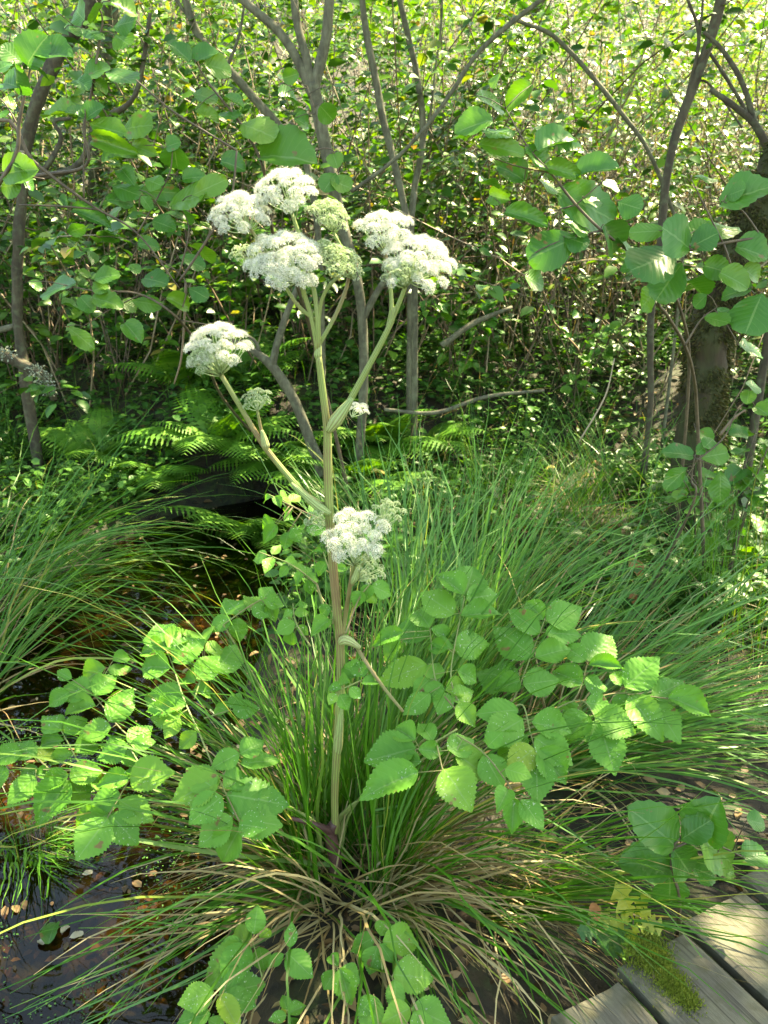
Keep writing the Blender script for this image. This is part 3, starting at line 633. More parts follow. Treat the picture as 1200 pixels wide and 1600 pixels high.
compound(None, (830, 990), 1.86, .8, 0, [[(500, 560), (545, 460), (625, 250)]],
    [(620, 255, 566, 188, 64), (630, 260, 738, 212, 84), (605, 305, 512, 233, 68), (625, 295, 745, 290, 58), (585, 380, 466, 284, 94), (590, 385, 698, 352, 68), (540, 450, 412, 398, 88), (540, 462, 468, 484, 64), (550, 470, 664, 448, 84)], cr, root_r, label='upright right leaf in front of the grass')
compound(None, (910, 1040), 1.82, .75, -.05, [[(640, 590), (730, 510), (770, 390)]],
    [(760, 395, 693, 346, 56), (765, 392, 842, 306, 94), (770, 410, 874, 412, 48), (750, 470, 662, 412, 68), (755, 460, 832, 470, 54)], cr, root_r, label='right leaf of small leaflets near the far tip')
compound(None, (1010, 1090), 1.78, .6, -.15, [[(720, 540), (860, 500), (990, 512), (1050, 520)]],
    [(890, 490, 988, 415, 98), (880, 480, 858, 425, 50), (900, 500, 864, 550, 48), (905, 510, 1008, 636, 84), (985, 515, 1084, 455, 62), (985, 520, 1074, 636, 80), (1035, 515, 1175, 552, 74)], cr, root_r, label='far right leaf tip hanging over the sedges')
compound(None, (930, 1130), 1.68, .6, -.1, [[(640, 560), (750, 525), (815, 625)]],
    [(750, 540, 662, 572, 74), (760, 530, 842, 535, 70), (770, 575, 698, 640, 88), (790, 580, 914, 622, 104), (800, 600, 768, 655, 58), (810, 610, 858, 745, 98)], cr, root_r, label='right leaf hanging below the far tip')
compound(None, (830, 1150), 1.58, .55, -.05, [[(500, 560), (550, 540), (575, 630), (600, 715)]],
    [(535, 560, 408, 572, 84), (550, 590, 436, 655, 94), (570, 640, 478, 695, 104), (580, 600, 694, 612, 114), (590, 650, 704, 725, 114), (590, 690, 508, 750, 94), (600, 690, 692, 775, 94), (595, 700, 600, 845, 98)], cr, root_r, label='broad dense right leaf with a pointed end leaflet')
compound(None, (680, 1180), 1.52, .5, 0, [[(330, 620), (260, 660), (190, 690)], [(260, 660), (285, 770)], [(330, 640), (420, 700), (500, 800)], [(500, 800), (530, 860)]],
    [(195, 680, 38, 700, 104), (190, 660, 126, 606, 64), (200, 690, 262, 690, 80), (210, 730, 146, 712, 60), (200, 770, 28, 832, 94), (285, 755, 368, 868, 132), (325, 695, 435, 745, 112), (300, 690, 380, 648, 66), (420, 700, 482, 785, 84), (490, 760, 556, 790, 74), (500, 830, 468, 892, 50), (520, 850, 520, 942, 62), (545, 860, 608, 954, 62), (250, 660, 215, 600, 70), (430, 690, 470, 660, 60)], cr, root_r, label='low spreading right leaf near the stem foot')
cm = Conv(380, 600, 4.0)                # crop used for the middle leaves
compound(None, (450, 830), 1.70, .7, 0, [[(520, 860), (340, 780), (160, 690)]],
    [(170, 700, 130, 690, 50), (200, 710, 230, 760, 60), (230, 700, 280, 650, 60), (290, 740, 350, 690, 60), (310, 770, 260, 780, 60), (200, 860, 100, 850, 80), (210, 880, 130, 960, 80), (250, 860, 300, 820, 70), (280, 920, 250, 990, 80), (300, 900, 350, 960, 80), (380, 900, 350, 840, 70), (400, 920, 480, 960, 90), (420, 800, 470, 740, 70)], cm, [P(515, 860, 1.66)], label='small pale stem leaf left of the stem')
compound(None, (440, 880), 1.78, .7, 0, [[(460, 1250), (300, 1130), (100, 1050)]],
    [(150, 1060, 60, 1050, 60), (180, 1070, 220, 1020, 70), (180, 1100, 160, 1170, 80), (260, 1100, 320, 1090, 80), (280, 1140, 230, 1180, 70), (330, 1150, 420, 1110, 80), (360, 1180, 340, 1230, 70), (390, 1200, 440, 1180, 70), (400, 1220, 420, 1280, 60)], cm, [P(515, 980, 1.70)], label='narrow stem leaf over the dark water')
compound(None, (455, 960), 1.72, .7, 0, [[(420, 1640), (330, 1490), (310, 1370)]],
    [(310, 1390, 290, 1330, 80), (310, 1420, 240, 1440, 70), (320, 1440, 390, 1430, 80), (320, 1490, 215, 1540, 100), (340, 1510, 390, 1540, 80), (300, 1530, 290, 1590, 70), (350, 1400, 390, 1360, 50)], cm, None, label='little stem leaf above the left blades')
compound(None, (500, 900), 1.74, .7, 0, [[(560, 1500), (560, 1250), (500, 1050)]],
    [(500, 1060, 460, 1040, 60), (520, 1110, 460, 1160, 70), (560, 1160, 630, 1180, 80), (540, 1380, 480, 1420, 80), (560, 1400, 620, 1370, 60), (540, 1480, 440, 1560, 80), (560, 1440, 640, 1460, 70)], cm, None)
compound(None, (580, 910), 1.66, .7, 0, [[(640, 1560), (720, 1350), (800, 1240)]],
    [(800, 1250, 920, 1260, 100), (790, 1250, 760, 1330, 90), (740, 1300, 700, 1380, 80), (760, 1280, 830, 1330, 80)], cm, None)
cs = Conv(440, 950, 3.2)
compound(None, (550, 1065), 1.58, .6, 0, [[(470, 330), (380, 370), (270, 420)]],
    [(400, 330, 310, 265, 80), (410, 350, 380, 270, 70), (400, 380, 460, 360, 90), (340, 370, 270, 345, 60), (340, 400, 390, 440, 60), (300, 410, 240, 400, 60), (290, 430, 330, 480, 70), (270, 430, 240, 480, 50)], cs, [P(574, 1040, 1.6)], label='small lobed leaf crossing the stem')
cg = Conv(560, 850, 2.143)
# basal leaves at the foot of the tussock: seedlings of their own
cb = Conv(260, 1400, 2.609)
def seedling(label, center, z, axes, leaflets, root, side=0.0):
    rp = P(root[0], root[1], root[2]); rp[2] = max(gh(rp[0], rp[1]) - .01, -0.15)
    t = thing('angelica_seedling', rp, label, 'seedling', 'angelica seedlings at the foot of the tussock')
    Y0 = Pz(center[0], center[1], z)[1]
    compound(None, center, Y0, .5, side, axes, leaflets, cb, [np.array(rp)], t, mat=M_stem, rr=.0018)
seedling('angelica seedling with a single three-parted leaf on the dry sedge foot', (455, 1488), .16, [[(500, 300), (490, 235)]], [(505, 215, 510, 152, 80), (480, 238, 432, 268, 64), (490, 230, 584, 315, 98)], (455, 1580, 1.50))
seedling('angelica seedling with broad overlapping leaflets between the stream and the dry sedge foot', (380, 1480), .14, [[(390, 330), (350, 180)]], [(350, 172, 242, 150, 74), (360, 170, 378, 86, 62), (380, 172, 414, 125, 50), (378, 200, 388, 275, 74), (340, 190, 165, 345, 135), (330, 200, 250, 355, 115), (310, 190, 235, 200, 80)], (420, 1570, 1.48))
seedling('angelica seedling low over the water edge with rounded leaflets', (340, 1560), .10, [[(150, 520), (205, 405)]], [(195, 395, 70, 445, 100), (212, 400, 380, 345, 130), (220, 410, 265, 488, 120), (180, 480, 50, 510, 80), (170, 500, 220, 530, 70), (240, 400, 350, 440, 100)], (330, 1620, 1.36))
seedling('angelica seedling with one large drooping leaflet below the stem', (530, 1520), .15, [[(720, 420), (695, 285)]], [(700, 288, 672, 238, 54), (690, 300, 648, 355, 70), (708, 292, 745, 408, 115), (715, 290, 780, 330, 70)], (560, 1600, 1.46))
seedling('angelica seedling with two small leaflets and a rounded toothed one', (610, 1470), .16, [[(880, 300), (870, 190)]], [(850, 160, 788, 175, 92), (880, 185, 1024, 165, 102), (872, 195, 905, 238, 72), (860, 200, 830, 290, 80), (870, 160, 900, 90, 60)], (600, 1560, 1.48))
seedling('angelica seedling with a doubled round leaflet behind grass blades', (620, 1530), .13, [[(940, 460), (920, 330)]], [(912, 320, 876, 290, 84), (922, 320, 1066, 320, 135), (930, 340, 935, 430, 100), (930, 300, 990, 280, 60)], (620, 1610, 1.42))
seedling('angelica seedling with long leaflet cut by the boardwalk-side sedges', (590, 1580), .11, [[(870, 560), (845, 400)]], [(842, 400, 830, 530, 130), (850, 410, 790, 470, 80)], (600, 1640, 1.40))
seedling('angelica seedling with a round blade on a long petiole', (670, 1590), .10, [[(960, 570), (1000, 460)]], [(1000, 455, 1145, 505, 120), (995, 460, 900, 510, 100), (1010, 470, 1060, 560, 100)], (650, 1660, 1.36))
seedling('tiny angelica seedling in the dark gap between dry blades', (455, 1585), .06, [[(500, 540), (495, 480)]], [(495, 470, 480, 420, 50), (500, 480, 560, 450, 55), (490, 490, 440, 510, 55), (505, 490, 520, 530, 50), (490, 470, 450, 460, 40)], (455, 1630, 1.42))

# ------------------------------------------------------------------ the sedges
big = tussock('big sedge tussock of long arching green blades round the angelica stem', -0.085, 1.64, 620, 0.13, (0.5, 1.05), (0.0036, 0.0072), (0.08, 0.75), (0.5, 1.5), M_sedge, 130, 900, front=.8, thin=.42)
tussock('pale upright sedge tussock directly behind the right angelica leaves', 0.18, 2.45, 210, 0.16, (0.75, 1.2), (0.0045, 0.0085), (0.05, 0.75), (0.3, 1.1), M_sedge_pale, 90, 60, azr=(-.7, 2.4))
tussock('sedge tussock with blades sweeping sideways over the hollow by the boardwalk', 0.42, 2.2, 220, 0.14, (0.85, 1.35), (0.0045, 0.008), (0.8, 1.2), (0.3, 1.0), M_sedge_pale, 80, 90, azr=(-.5, .9))
tussock('low sedge tussock against the ends of the boardwalk planks', 0.22, 1.72, 80, 0.12, (0.5, 1.0), (0.003, 0.0058), (0.75, 1.3), (0.3, .9), M_sedge, 40, 110, azr=(-.9, .5))
tussock('wide sedge tussock on the left bank drooping over the stream', -1.75, 3.3, 150, 0.24, (0.7, 1.3), (0.004, 0.007), (0.8, 1.25), (0.5, 1.1), M_sedge, 80, 50, azr=(-1.6, 1.6))
tussock('dense sedge tussock behind the wide left bank one', -2.3, 4.2, 160, 0.3, (0.5, 0.85), (0.0032, 0.006), (0.7, 1.2), (0.6, 1.5), M_sedge, 30, 40)
tussock('sedge tussock on the left bank where the stream bends', -1.5, 2.5, 80, 0.16, (0.7, 1.2), (0.004, 0.007), (0.8, 1.25), (0.4, 1.0), M_sedge, 50, 30, azr=(-1.8, 1.4))
tussock('small sparse sedge tuft standing in the stream edge', -0.98, 1.92, 80, 0.07, (0.22, 0.42), (0.0025, 0.0042), (0.02, 0.6), (0.2, 0.9), M_sedge, 25, 12)
tussock('thin sedge tussock with straw coloured blades below the mossy trunk', 1.5, 3.1, 170, 0.3, (0.4, 0.85), (0.0028, 0.005), (0.05, 0.7), (0.1, 0.9), M_sedge, 40, 140)
tussock('dry straw tinged sedge tussock by the right fern', 0.98, 3.0, 110, 0.25, (0.3, 0.6), (0.0028, 0.0048), (0.3, 1.2), (0.2, 1.2), M_sedge, 20, 190)
tussock('sedge tussock hiding the foot of the forked alder', 0.02, 3.4, 120, 0.25, (0.5, 1.0), (0.004, 0.007), (0.02, 0.6), (0.3, 1.2), M_sedge_pale, 30, 60)
tussock('fine sedge tussock between the pale tussock and the thin leaning tree', 0.75, 4.1, 160, 0.35, (0.5, .9), (0.0026, 0.0045), (0.1, 1.0), (0.3, 1.3), M_sedge, 0, 90)
tussock('fine bluish sedge tussock under the thin leaning tree', 1.35, 4.4, 160, 0.4, (0.5, .9), (0.0026, 0.0045), (0.1, 1.0), (0.3, 1.3), M_sedge_pale, 0, 90)
tussock('short sedge tuft behind the log on the left bank', -2.55, 5.2, 260, 0.25, (0.3, 0.7), (0.003, 0.005), (0.05, 0.7), (0.3, 1.2), M_sedge, 0, 30)

def long_blade(t, pts, w, mat):
    c = spline([P(*p) for p in pts], 12); tn = np.gradient(c, axis=0); s_ = np.linspace(0, 1, 12)
    sd = np.cross(tn, np.array([0.1, -.5, 1.0])); sd /= np.linalg.norm(sd, axis=1)[:, None]
    ww = (w * .5 * (1 - .75 * s_ ** 3))[:, None]
    blades_obj('blade', np.stack([c - sd * ww, c + sd * ww], 1)[None], mat, t)
long_blade(big, [(520, 1352, 1.62), (330, 1332, 1.52), (190, 1308, 1.46), (84, 1292, 1.43)], .011, M_sedge_pale)
for dx_, dy_ in ((0, 0), (30, 22), (-30, -34), (55, 40), (10, -16)):
    long_blade(big, [(500 + dx_ * .2, 1392, 1.60), (390 + dx_, 1425 + dy_ * .6, 1.50), (210 + dx_, 1505 + dy_, 1.38), (5 + dx_, 1592 + dy_, 1.28)], random.uniform(.005, .007), random.choice((M_sedge, M_sedge_pale)))
for k in range(14):
    o_ = random.uniform(-60, 110); e_ = random.uniform(-140, 60)
    long_blade(big, [(500 + o_ * .1, 1385, 1.60), (400 + o_ * .6, 1400 + o_ * .5, 1.52), (250 + o_, 1470 + o_ * .5 + e_ * .5, 1.42), (60 + o_, 1560 + e_, 1.34)], random.uniform(.004, .006), random.choice((M_sedge, M_sedge, M_sedge_pale, M_dry)))
for k in range(6):
    o_ = random.uniform(-40, 40); e_ = random.uniform(-60, 60)
    long_blade(big, [(580, 1300 + o_, 1.66), (800, 1270 + o_, 1.72), (960 + o_, 1345 + o_ * .6, 1.62), (1200 + e_, 1500 + e_, 1.5)], random.uniform(.004, .0065), random.choice((M_sedge, M_sedge_pale)))
# ------------------------------------------------------------------ ferns
def fern(label, cx, cy, nf, Lr, azr, near=False, lean=(0.25, 0.8)):
    z0 = gh(cx, cy) - 0.01
    t = thing('fern', (cx, cy, z0), label, 'fern', 'ferns on the stream bank')
    for k in range(nf):
        az = random.uniform(*azr); L = random.uniform(*Lr); th = random.uniform(*lean); p = np.array([cx, cy, z0]); pts = [p]
        S = 22
        for i in range(S):
            th += 1.25 / S; p = p + np.array([math.cos(az) * math.sin(th), math.sin(az) * math.sin(th), math.cos(th)]) * L / S; pts.append(p)
        pts = np.array(pts); mb = MB(); tube(mb, pts, [.0025, .0015, .0006], 4, S + 1)
        fr = mb; pins = []
        side0 = np.array([-math.sin(az), math.cos(az), 0])
        for i in range(3, S + 1):
            tdir = nrm(pts[i] - pts[i - 1]); s = (i - 2) / (S - 1)
            pl_ = L * 0.30 * math.sin(math.pi * min(1, (0.12 + 0.9 * s) ** 0.8)) + 0.012
            nn = np.cross(tdir, side0) * -1
            for sg in (-1, 1):
                d = nrm(side0 * sg + tdir * 0.35 - np.array([0, 0, 0.15])); w = pl_ * 0.25
                acr = nrm(np.cross(nn, d)); V = []; R = 8
                for j in range(R + 1):
                    v = j / R; ww = w * (1 - v) ** 0.8 * 0.5 * (1.3 if j % 2 else .45) + 0.0004
                    c = pts[i] + d * pl_ * v - np.array([0, 0, 1]) * pl_ * 0.18 * v * v
                    V += [c - acr * ww, c + acr * ww]
                ff = [(2 * j, 2 * j + 1, 2 * j + 3, 2 * j + 2) for j in range(R)]
                if near:
                    m2 = MB(); m2.put(V, ff); pins.append(m2)
                else: fr.put(V, ff)
        o = add('frond', fr.mesh('frond', M_fern), t)
        for m2 in pins: add('pinna', m2.mesh('pinna', M_fern), o)
ferns = [('lush fern hanging over the dark water where the stream ends', -0.78, 4.62, 16, (.45, .75), (3.4, 6.1)),
         ('lush fern left of the leaning grey branch', -0.48, 4.5, 16, (.45, .7), (3.3, 6.2)),
         ('bright fern on the bank above the water', -1.0, 5.0, 14, (.45, .75), (0, 6.28)),
         ('fern beside the lichened fallen branch', -1.75, 5.1, 14, (.4, .6), (0, 6.28)),
         ('small fern in the sunny spot of the bank', -1.42, 4.85, 12, (.35, .55), (3.0, 6.4)),
         ('fern at the foot of the leaning grey branch', -0.2, 4.7, 14, (.4, .65), (3, 6.4)),
         ('fern under the low shrub left of the fork tree', -0.9, 5.5, 12, (.4, .65), (0, 6.28)),
         ('fern drooping over the dark bank face by the leaning branch', -.62, 5.05, 14, (.4, .65), (3.3, 6.1)),
         ('fern on the bank right of the leaning branch', -.05, 5.1, 12, (.4, .65), (3.3, 6.1)),
         ('fern at the foot of the slim sapling pole', .25, 5.2, 11, (.35, .6), (0, 6.28)),
         ('fern on the dark bank right of the log', -1.3, 5.6, 12, (.35, .6), (0, 6.28))]
for l_, x, y, nf, Lr, azr in ferns: fern(l_, x, y, nf, Lr, azr)
fp = Pz(965, 775, 0.12)
fern('small fern with flat spread fronds below the right alder sprig', fp[0], 3.55, 6, (.28, .42), (3.3, 6.2), True, (0.7, 1.1))

# ------------------------------------------------------------------ trees
def tree(name, label, limbs, mat, Y, group=None, sides=9, rough=0.12, base=None):
    b = base if base is not None else P(*limbs[0][0][0][:2], Y)
    g = gh(b[0], b[1]); t = thing(name, (b[0], b[1], g), label, 'tree', group)
    for k, (pts, rad) in enumerate(limbs):
        q = pix(pts, Y)
        if k == 0: q = [np.array([q[0][0], q[0][1], g - 0.05])] + q; rad = [rad[0] * 1.15] + list(rad)
        mb = MB(); tube(mb, q, rad, sides, 6 * len(q), rough=rough)
        add('trunk' if k == 0 else 'limb', mb.mesh('limb', mat), t)
    return t
fork = tree('alder_tree', 'forked grey alder standing behind the white flower head', [
    ([(560, 735), (568, 600), (566, 500), (556, 430), (532, 340), (515, 260), (500, 190), (488, 128)], [.026, .026, .026, .028, .031, .032, .033, .034]),
    ([(490, 150), (470, 105), (440, 55), (385, 5), (300, -70), (240, -200)], [.03, .024, .022, .02, .016, .012]),
    ([(487, 140), (478, 90), (465, 40), (458, -20), (450, -120), (430, -330)], [.028, .022, .02, .019, .016, .012]),
    ([(490, 140), (500, 100), (510, 55), (516, -10), (530, -110), (560, -350)], [.03, .028, .026, .025, .022, .014]),
    ([(566, 500), (590, 455), (612, 420), (640, 360), (650, 300)], [.02, .018, .016, .012, .008]),
    ([(548, 300), (610, 255), (660, 205), (705, 145), (745, 85), (800, 35), (900, -40)], [.010, .010, .010, .011, .011, .012, .011])], M_bark, 4.7)
lean = tree('alder_tree', 'leaning grey branching stem bending left of the angelica', [
    ([(500, 735), (485, 690), (462, 630), (435, 585), (415, 562), (390, 545), (360, 530)], [.030, .029, .028, .027, .024, .016, .012]),
    ([(425, 572), (435, 530), (452, 480), (470, 440), (490, 400)], [.022, .019, .017, .015, .012]),
    ([(405, 555), (400, 535), (380, 520)], [.012, .009, .006])], M_bark, 4.5)
tree('alder_tree', 'grey sapling stem curving down to the left of the forked alder', [
    ([(505, 640), (500, 400), (480, 260), (455, 220), (420, 180), (385, 140), (350, 100), (312, 58), (290, 0), (262, -120), (250, -300)], [.018, .019, .021, .023, .024, .024, .023, .022, .020, .016, .010]),
    ([(330, 78), (300, 35), (270, -10), (220, -100)], [.012, .010, .009, .006]),
    ([(355, 105), (372, 60), (380, 20), (390, -60)], [.010, .008, .007, .005])], M_bark, 5.2)
tree('birch_sapling', 'slim grey sapling pole right of the forked alder', [
    ([(648, 560), (646, 420), (632, 325), (612, 240), (597, 180), (586, 120), (574, 60), (566, 0), (560, -120), (570, -400)], [.019, .019, .02, .02, .02, .019, .018, .017, .015, .010])], M_bark, 5.0, 'slim saplings')
tree('birch_sapling', 'thin curved sapling pole beside the crossing diagonal branch', [
    ([(640, 540), (642, 400), (645, 310), (658, 240), (660, 180), (650, 110), (636, 50), (624, -5), (600, -150), (600, -350)], [.018, .018, .018, .019, .019, .018, .017, .016, .014, .008]),
    ([(655, 250), (672, 180), (680, 110), (690, 30), (690, -60)], [.007, .007, .006, .006, .004])], M_bark, 5.3, 'slim saplings')
thin = tree('thin_tree', 'thin dark leaning tree in front of the bright clearing', [
    ([(1016, 640), (1016, 560), (1018, 480), (1032, 380), (1040, 290), (1055, 215), (1082, 140), (1110, 60), (1128, -5), (1150, -120), (1170, -350)], [.017, .018, .019, .020, .021, .022, .023, .025, .026, .022, .015]),
    ([(1036, 330), (1052, 230), (1074, 150), (1092, 60), (1075, 0), (1050, -60)], [.008, .009, .010, .009, .007, .005]),
    ([(1092, 60), (1096, 30), (1100, -20)], [.008, .007, .005]),
    ([(1100, 70), (1140, 130), (1185, 210), (1215, 280)], [.008, .009, .010, .012]),
    ([(1055, 215), (1090, 130), (1120, 145), (1160, 200)], [.006, .006, .006, .005])], M_bark_dark, 4.6)
tree('thin_tree', 'thin bent bough arching down left of the leaning tree', [
    ([(1065, 430), (1060, 360), (1040, 300), (1010, 230), (970, 175), (930, 125), (890, 80), (855, 50), (800, 30)], [.009, .010, .011, .012, .013, .013, .013, .012, .009])], M_bark, 5.2)
tree('thin_tree', 'dark bough rising into the bright clearing from the mossy trunk', [
    ([(1215, 420), (1210, 300), (1200, 235), (1180, 195), (1150, 168), (1110, 140)], [.020, .020, .020, .017, .014, .010]),
    ([(1180, 195), (1160, 130), (1130, 80), (1100, 50)], [.014, .012, .010, .008])], M_bark_dark, 4.2)
# mossy trunk on the right
mossy = tree('mossy_trunk', 'thick leaning trunk clad in brown green moss behind the right alder leaves', [
    ([(1100, 600), (1110, 520), (1135, 440), (1165, 370), (1205, 290), (1260, 180), (1330, 20), (1400, -200)], [.09, .085, .08, .078, .078, .078, .075, .07])], M_bark_moss, 3.9, sides=18, rough=.4)
mq = spline(pix([(1096, 690), (1100, 600), (1110, 520), (1135, 440), (1165, 370), (1205, 290), (1260, 180)], 3.9), 200); N = 14000
mi = rng.integers(0, 200, N); mu = rng.normal(0, 1, (N, 3)); mu[:, 2] *= .4; mu /= np.linalg.norm(mu, axis=1)[:, None]
mr = np.interp(mi, [0, 200], [.094, .080]) * rng.uniform(.92, 1.12, N); mp_ = mq[mi] + mu * mr[:, None]
kp = np.array([noise.noise(Vector((p_ * 7).tolist())) > -.3 for p_ in mp_]); N = kp.sum(); mu2 = mu[kp] + np.array([0, 0, -.5]) + rng.normal(0, .4, (N, 3))
scatter('moss', mp_[kp], mu2, rng.normal(0, 1, (N, 3)), rng.uniform(.012, .035, N), rng.uniform(.006, .012, N), M_moss_dark, mossy)['kind'] = 'stuff'
# dark lichened tree at the upper left
dark = tree('oak_tree', 'dark crooked oak bough crusted with lichen among the upper left leaves', [
    ([(30, 520), (28, 400), (35, 300), (38, 240), (55, 170), (85, 95), (120, 40), (150, -20), (190, -150), (180, -350)], [.030, .030, .031, .032, .034, .04, .045, .045, .04, .03]),
    ([(40, 300), (80, 250), (95, 215), (85, 190), (110, 185)], [.016, .015, .013, .011, .008]),
    ([(45, 280), (110, 265), (140, 230), (150, 190), (210, 150), (235, 20)], [.018, .017, .016, .015, .013, .010])], M_bark_dark, 5.0, sides=11, rough=.4)

# ------------------------------------------------------------------ alder shrubs with large leaves
def sprig(name, label, cat, Y, conv, leaves, twigs, base, group=None, tm=T_alder, mat=M_twig_dark, dYr=.05, upw=.8, spread=.12, via=(), tilt=.35):
    bz = gh(base[0], base[1]); t = thing(name, (base[0], base[1], bz), label, cat, group)
    mb = MB(); tw = []
    for k, (pts, r) in enumerate(twigs):
        q = [P(*conv(*p[:2]), p[2] if len(p) > 2 else Y) for p in pts]
        if k == 0: q = [np.array([base[0], base[1], bz - .02])] + [np.array(v_) for v_ in via] + q; r = (r[0] * 1.3,) * (1 + len(via)) + tuple(r)
        tube(mb, q, list(r), 6, 5 * len(q)); tw.append(spline(q, 60))
    tw = np.concatenate(tw); tpx = None
    # pixel position of each twig sample, so that a leaf's stalk starts from the twig nearest to it
    rel = tw - CAM; dep = rel @ np.array([0, cp, -sp])
    tpx = np.stack([600 + F * rel[:, 0] / dep, 800 - F * (rel @ np.array([0, sp, cp])) / dep], 1)
    todo = []
    for (bx, by, tx, ty, w) in leaves:
        b2 = conv(bx, by); t2 = conv(tx, ty)
        j = np.argmin(np.hypot(tpx[:, 0] - b2[0], tpx[:, 1] - b2[1])); near = tw[j]
        Yl = near[1] + random.uniform(-1, 1) * spread * min(1.0, math.hypot(tpx[j, 0] - b2[0], tpx[j, 1] - b2[1]) / 60)
        bp = P(b2[0], b2[1], Yl)
        tube(mb, [near, (near + bp) / 2 + np.array([0, 0, .006]), bp], [.0014, .001], 4, 5)
        todo.append((b2, t2, w * conv.scale, Yl))
    add('twig', mb.mesh('twig', mat), t)
    for b2, t2, w, Yl in todo:
        leaf_by_pixels(b2, t2, w, t, tm, Yl, dY=random.uniform(-dYr, dYr), upw=upw, tilt=tilt)
    return t
c2 = Conv(0, 0, 2.0); c2r = Conv(600, 0, 2.0); c1 = Conv(0, 0, 1.0)
sprig('alder_shrub', 'alder shrub sprig of paired light green leaves crossing the dark oak bough', 'shrub', 2.3, c2,
    [(85, 205, 135, 105, 92), (70, 200, 5, 140, 75), (125, 175, 208, 150, 74), (60, 275, -5, 240, 52), (48, 285, 68, 198, 46), (5, 320, 50, 325, 34), (0, 350, 20, 360, 30), (10, 545, 105, 520, 62), (90, 540, 45, 505, 50), (0, 585, 62, 575, 52), (70, 560, 110, 590, 40), (-20, 230, 30, 190, 60)],
    [([(-20, 600), (50, 480), (60, 380), (85, 260), (100, 190)], (.006, .005, .0045, .003, .002)), ([(60, 400), (20, 330), (-10, 300)], (.003, .002, .001)), ([(40, 545), (140, 560), (0, 540)], (.003, .002, .002))], (-1.75, 2.2), 'alder sprigs', via=[(-1.6, 2.25, .8), (-1.35, 2.3, 1.2)])
sprig('alder_shrub', 'alder shrub sprig with leaves hanging from the top over the dark oak', 'shrub', 2.7, c2,
    [(280, 75, 318, 15, 76), (200, 92, 258, 82, 54), (255, 88, 318, 112, 28), (345, 5, 432, 30, 62), (355, 85, 420, 58, 48), (265, 65, 228, 25, 50), (360, 110, 400, 135, 40), (120, 5, 160, -30, 50),
     (268, 240, 338, 198, 52), (335, 220, 420, 262, 78), (290, 255, 335, 285, 52), (285, 270, 250, 240, 40), (240, 250, 275, 270, 30)],
    [([(60, 560), (265, 520), (262, 400), (290, 270), (310, 130), (320, 60), (300, 0)], (.006, .0055, .005, .0045, .004, .003, .002)), ([(310, 130), (260, 90), (230, 80)], (.002, .0015, .001)), ([(300, 240), (350, 215)], (.002, .001))], (-2.1, 2.8), 'alder sprigs', via=[(-1.9, 2.8, 1.1), (-1.6, 2.75, 1.55)])
sprig('alder_shrub', 'alder shrub with many round leaves above the left white umbel', 'shrub', 2.55, c2,
    [(262, 370, 212, 338, 48), (270, 372, 312, 325, 38), (250, 360, 122, 342, 34), (280, 388, 392, 418, 54), (378, 405, 474, 385, 84), (290, 435, 412, 468, 42), (318, 505, 424, 472, 42), (412, 455, 482, 475, 30), (545, 455, 552, 535, 78), (520, 460, 560, 440, 44),
     (600, 610, 710, 558, 64), (380, 530, 412, 565, 30), (350, 580, 436, 605, 44), (430, 592, 565, 605, 50), (328, 620, 418, 636, 46), (440, 610, 475, 655, 50), (530, 645, 645, 605, 62), (555, 640, 600, 692, 74), (225, 660, 338, 692, 40), (208, 728, 268, 708, 36), (478, 690, 548, 712, 48), (600, 765, 668, 812, 48), (455, 560, 500, 575, 30), (380, 655, 330, 670, 36), (570, 560, 640, 545, 40)],
    [([(-30, 385), (100, 500), (200, 580), (300, 650), (430, 730), (560, 900)], (.006, .005, .0045, .004, .003, .002)), ([(262, 620), (262, 480), (268, 380), (265, 340)], (.003, .0028, .0022, .0015)), ([(430, 730), (480, 640), (530, 540), (540, 460)], (.003, .0022, .002, .0015)), ([(560, 860), (590, 720), (560, 640)], (.003, .002, .0015)), ([(425, 250), (530, 340), (640, 410), (740, 470)], (.002, .003, .003, .003)), ([(740, 470), (720, 620), (640, 760), (560, 880)], (.003, .0035, .004, .004)), ([(60, 640), (200, 645), (310, 655)], (.002, .0025, .003))], (-2.0, 2.45), 'alder sprigs', via=[(-1.85, 2.45, .9), (-1.5, 2.5, 1.45)])
sprig('alder_shrub', 'alder shrub sprig with bluish leaves in front of the forked alder stem', 'shrub', 2.9, c2,
    [(592, 192, 535, 128, 42), (608, 198, 672, 148, 48), (640, 202, 728, 220, 58), (750, 385, 862, 425, 80), (812, 492, 975, 470, 96), (690, 505, 768, 520, 54), (808, 455, 735, 482, 40), (1030, 560, 1098, 590, 64), (1000, 330, 1045, 380, 56), (885, 245, 930, 230, 40), (1030, 270, 1085, 255, 40), (600, 290, 680, 310, 40), (610, 345, 690, 370, 36), (690, 350, 740, 365, 40), (920, 370, 970, 390, 50), (1050, 540, 1010, 600, 50), (870, 300, 940, 310, 40), (700, 310, 760, 320, 36), (1040, 480, 1055, 520, 40)],
    [([(1000, 1150, 4.0), (930, 900, 3.6), (860, 760, 3.2), (830, 560), (800, 470), (740, 370), (660, 270), (610, 190)], (.009, .008, .007, .006, .005, .0045, .004, .003, .002)), ([(830, 560), (960, 480), (1040, 470), (1060, 560)], (.003, .0025, .002, .0015)), ([(960, 480), (990, 380), (960, 270)], (.002, .002, .001))], (-0.15, 4.2), 'alder sprigs')
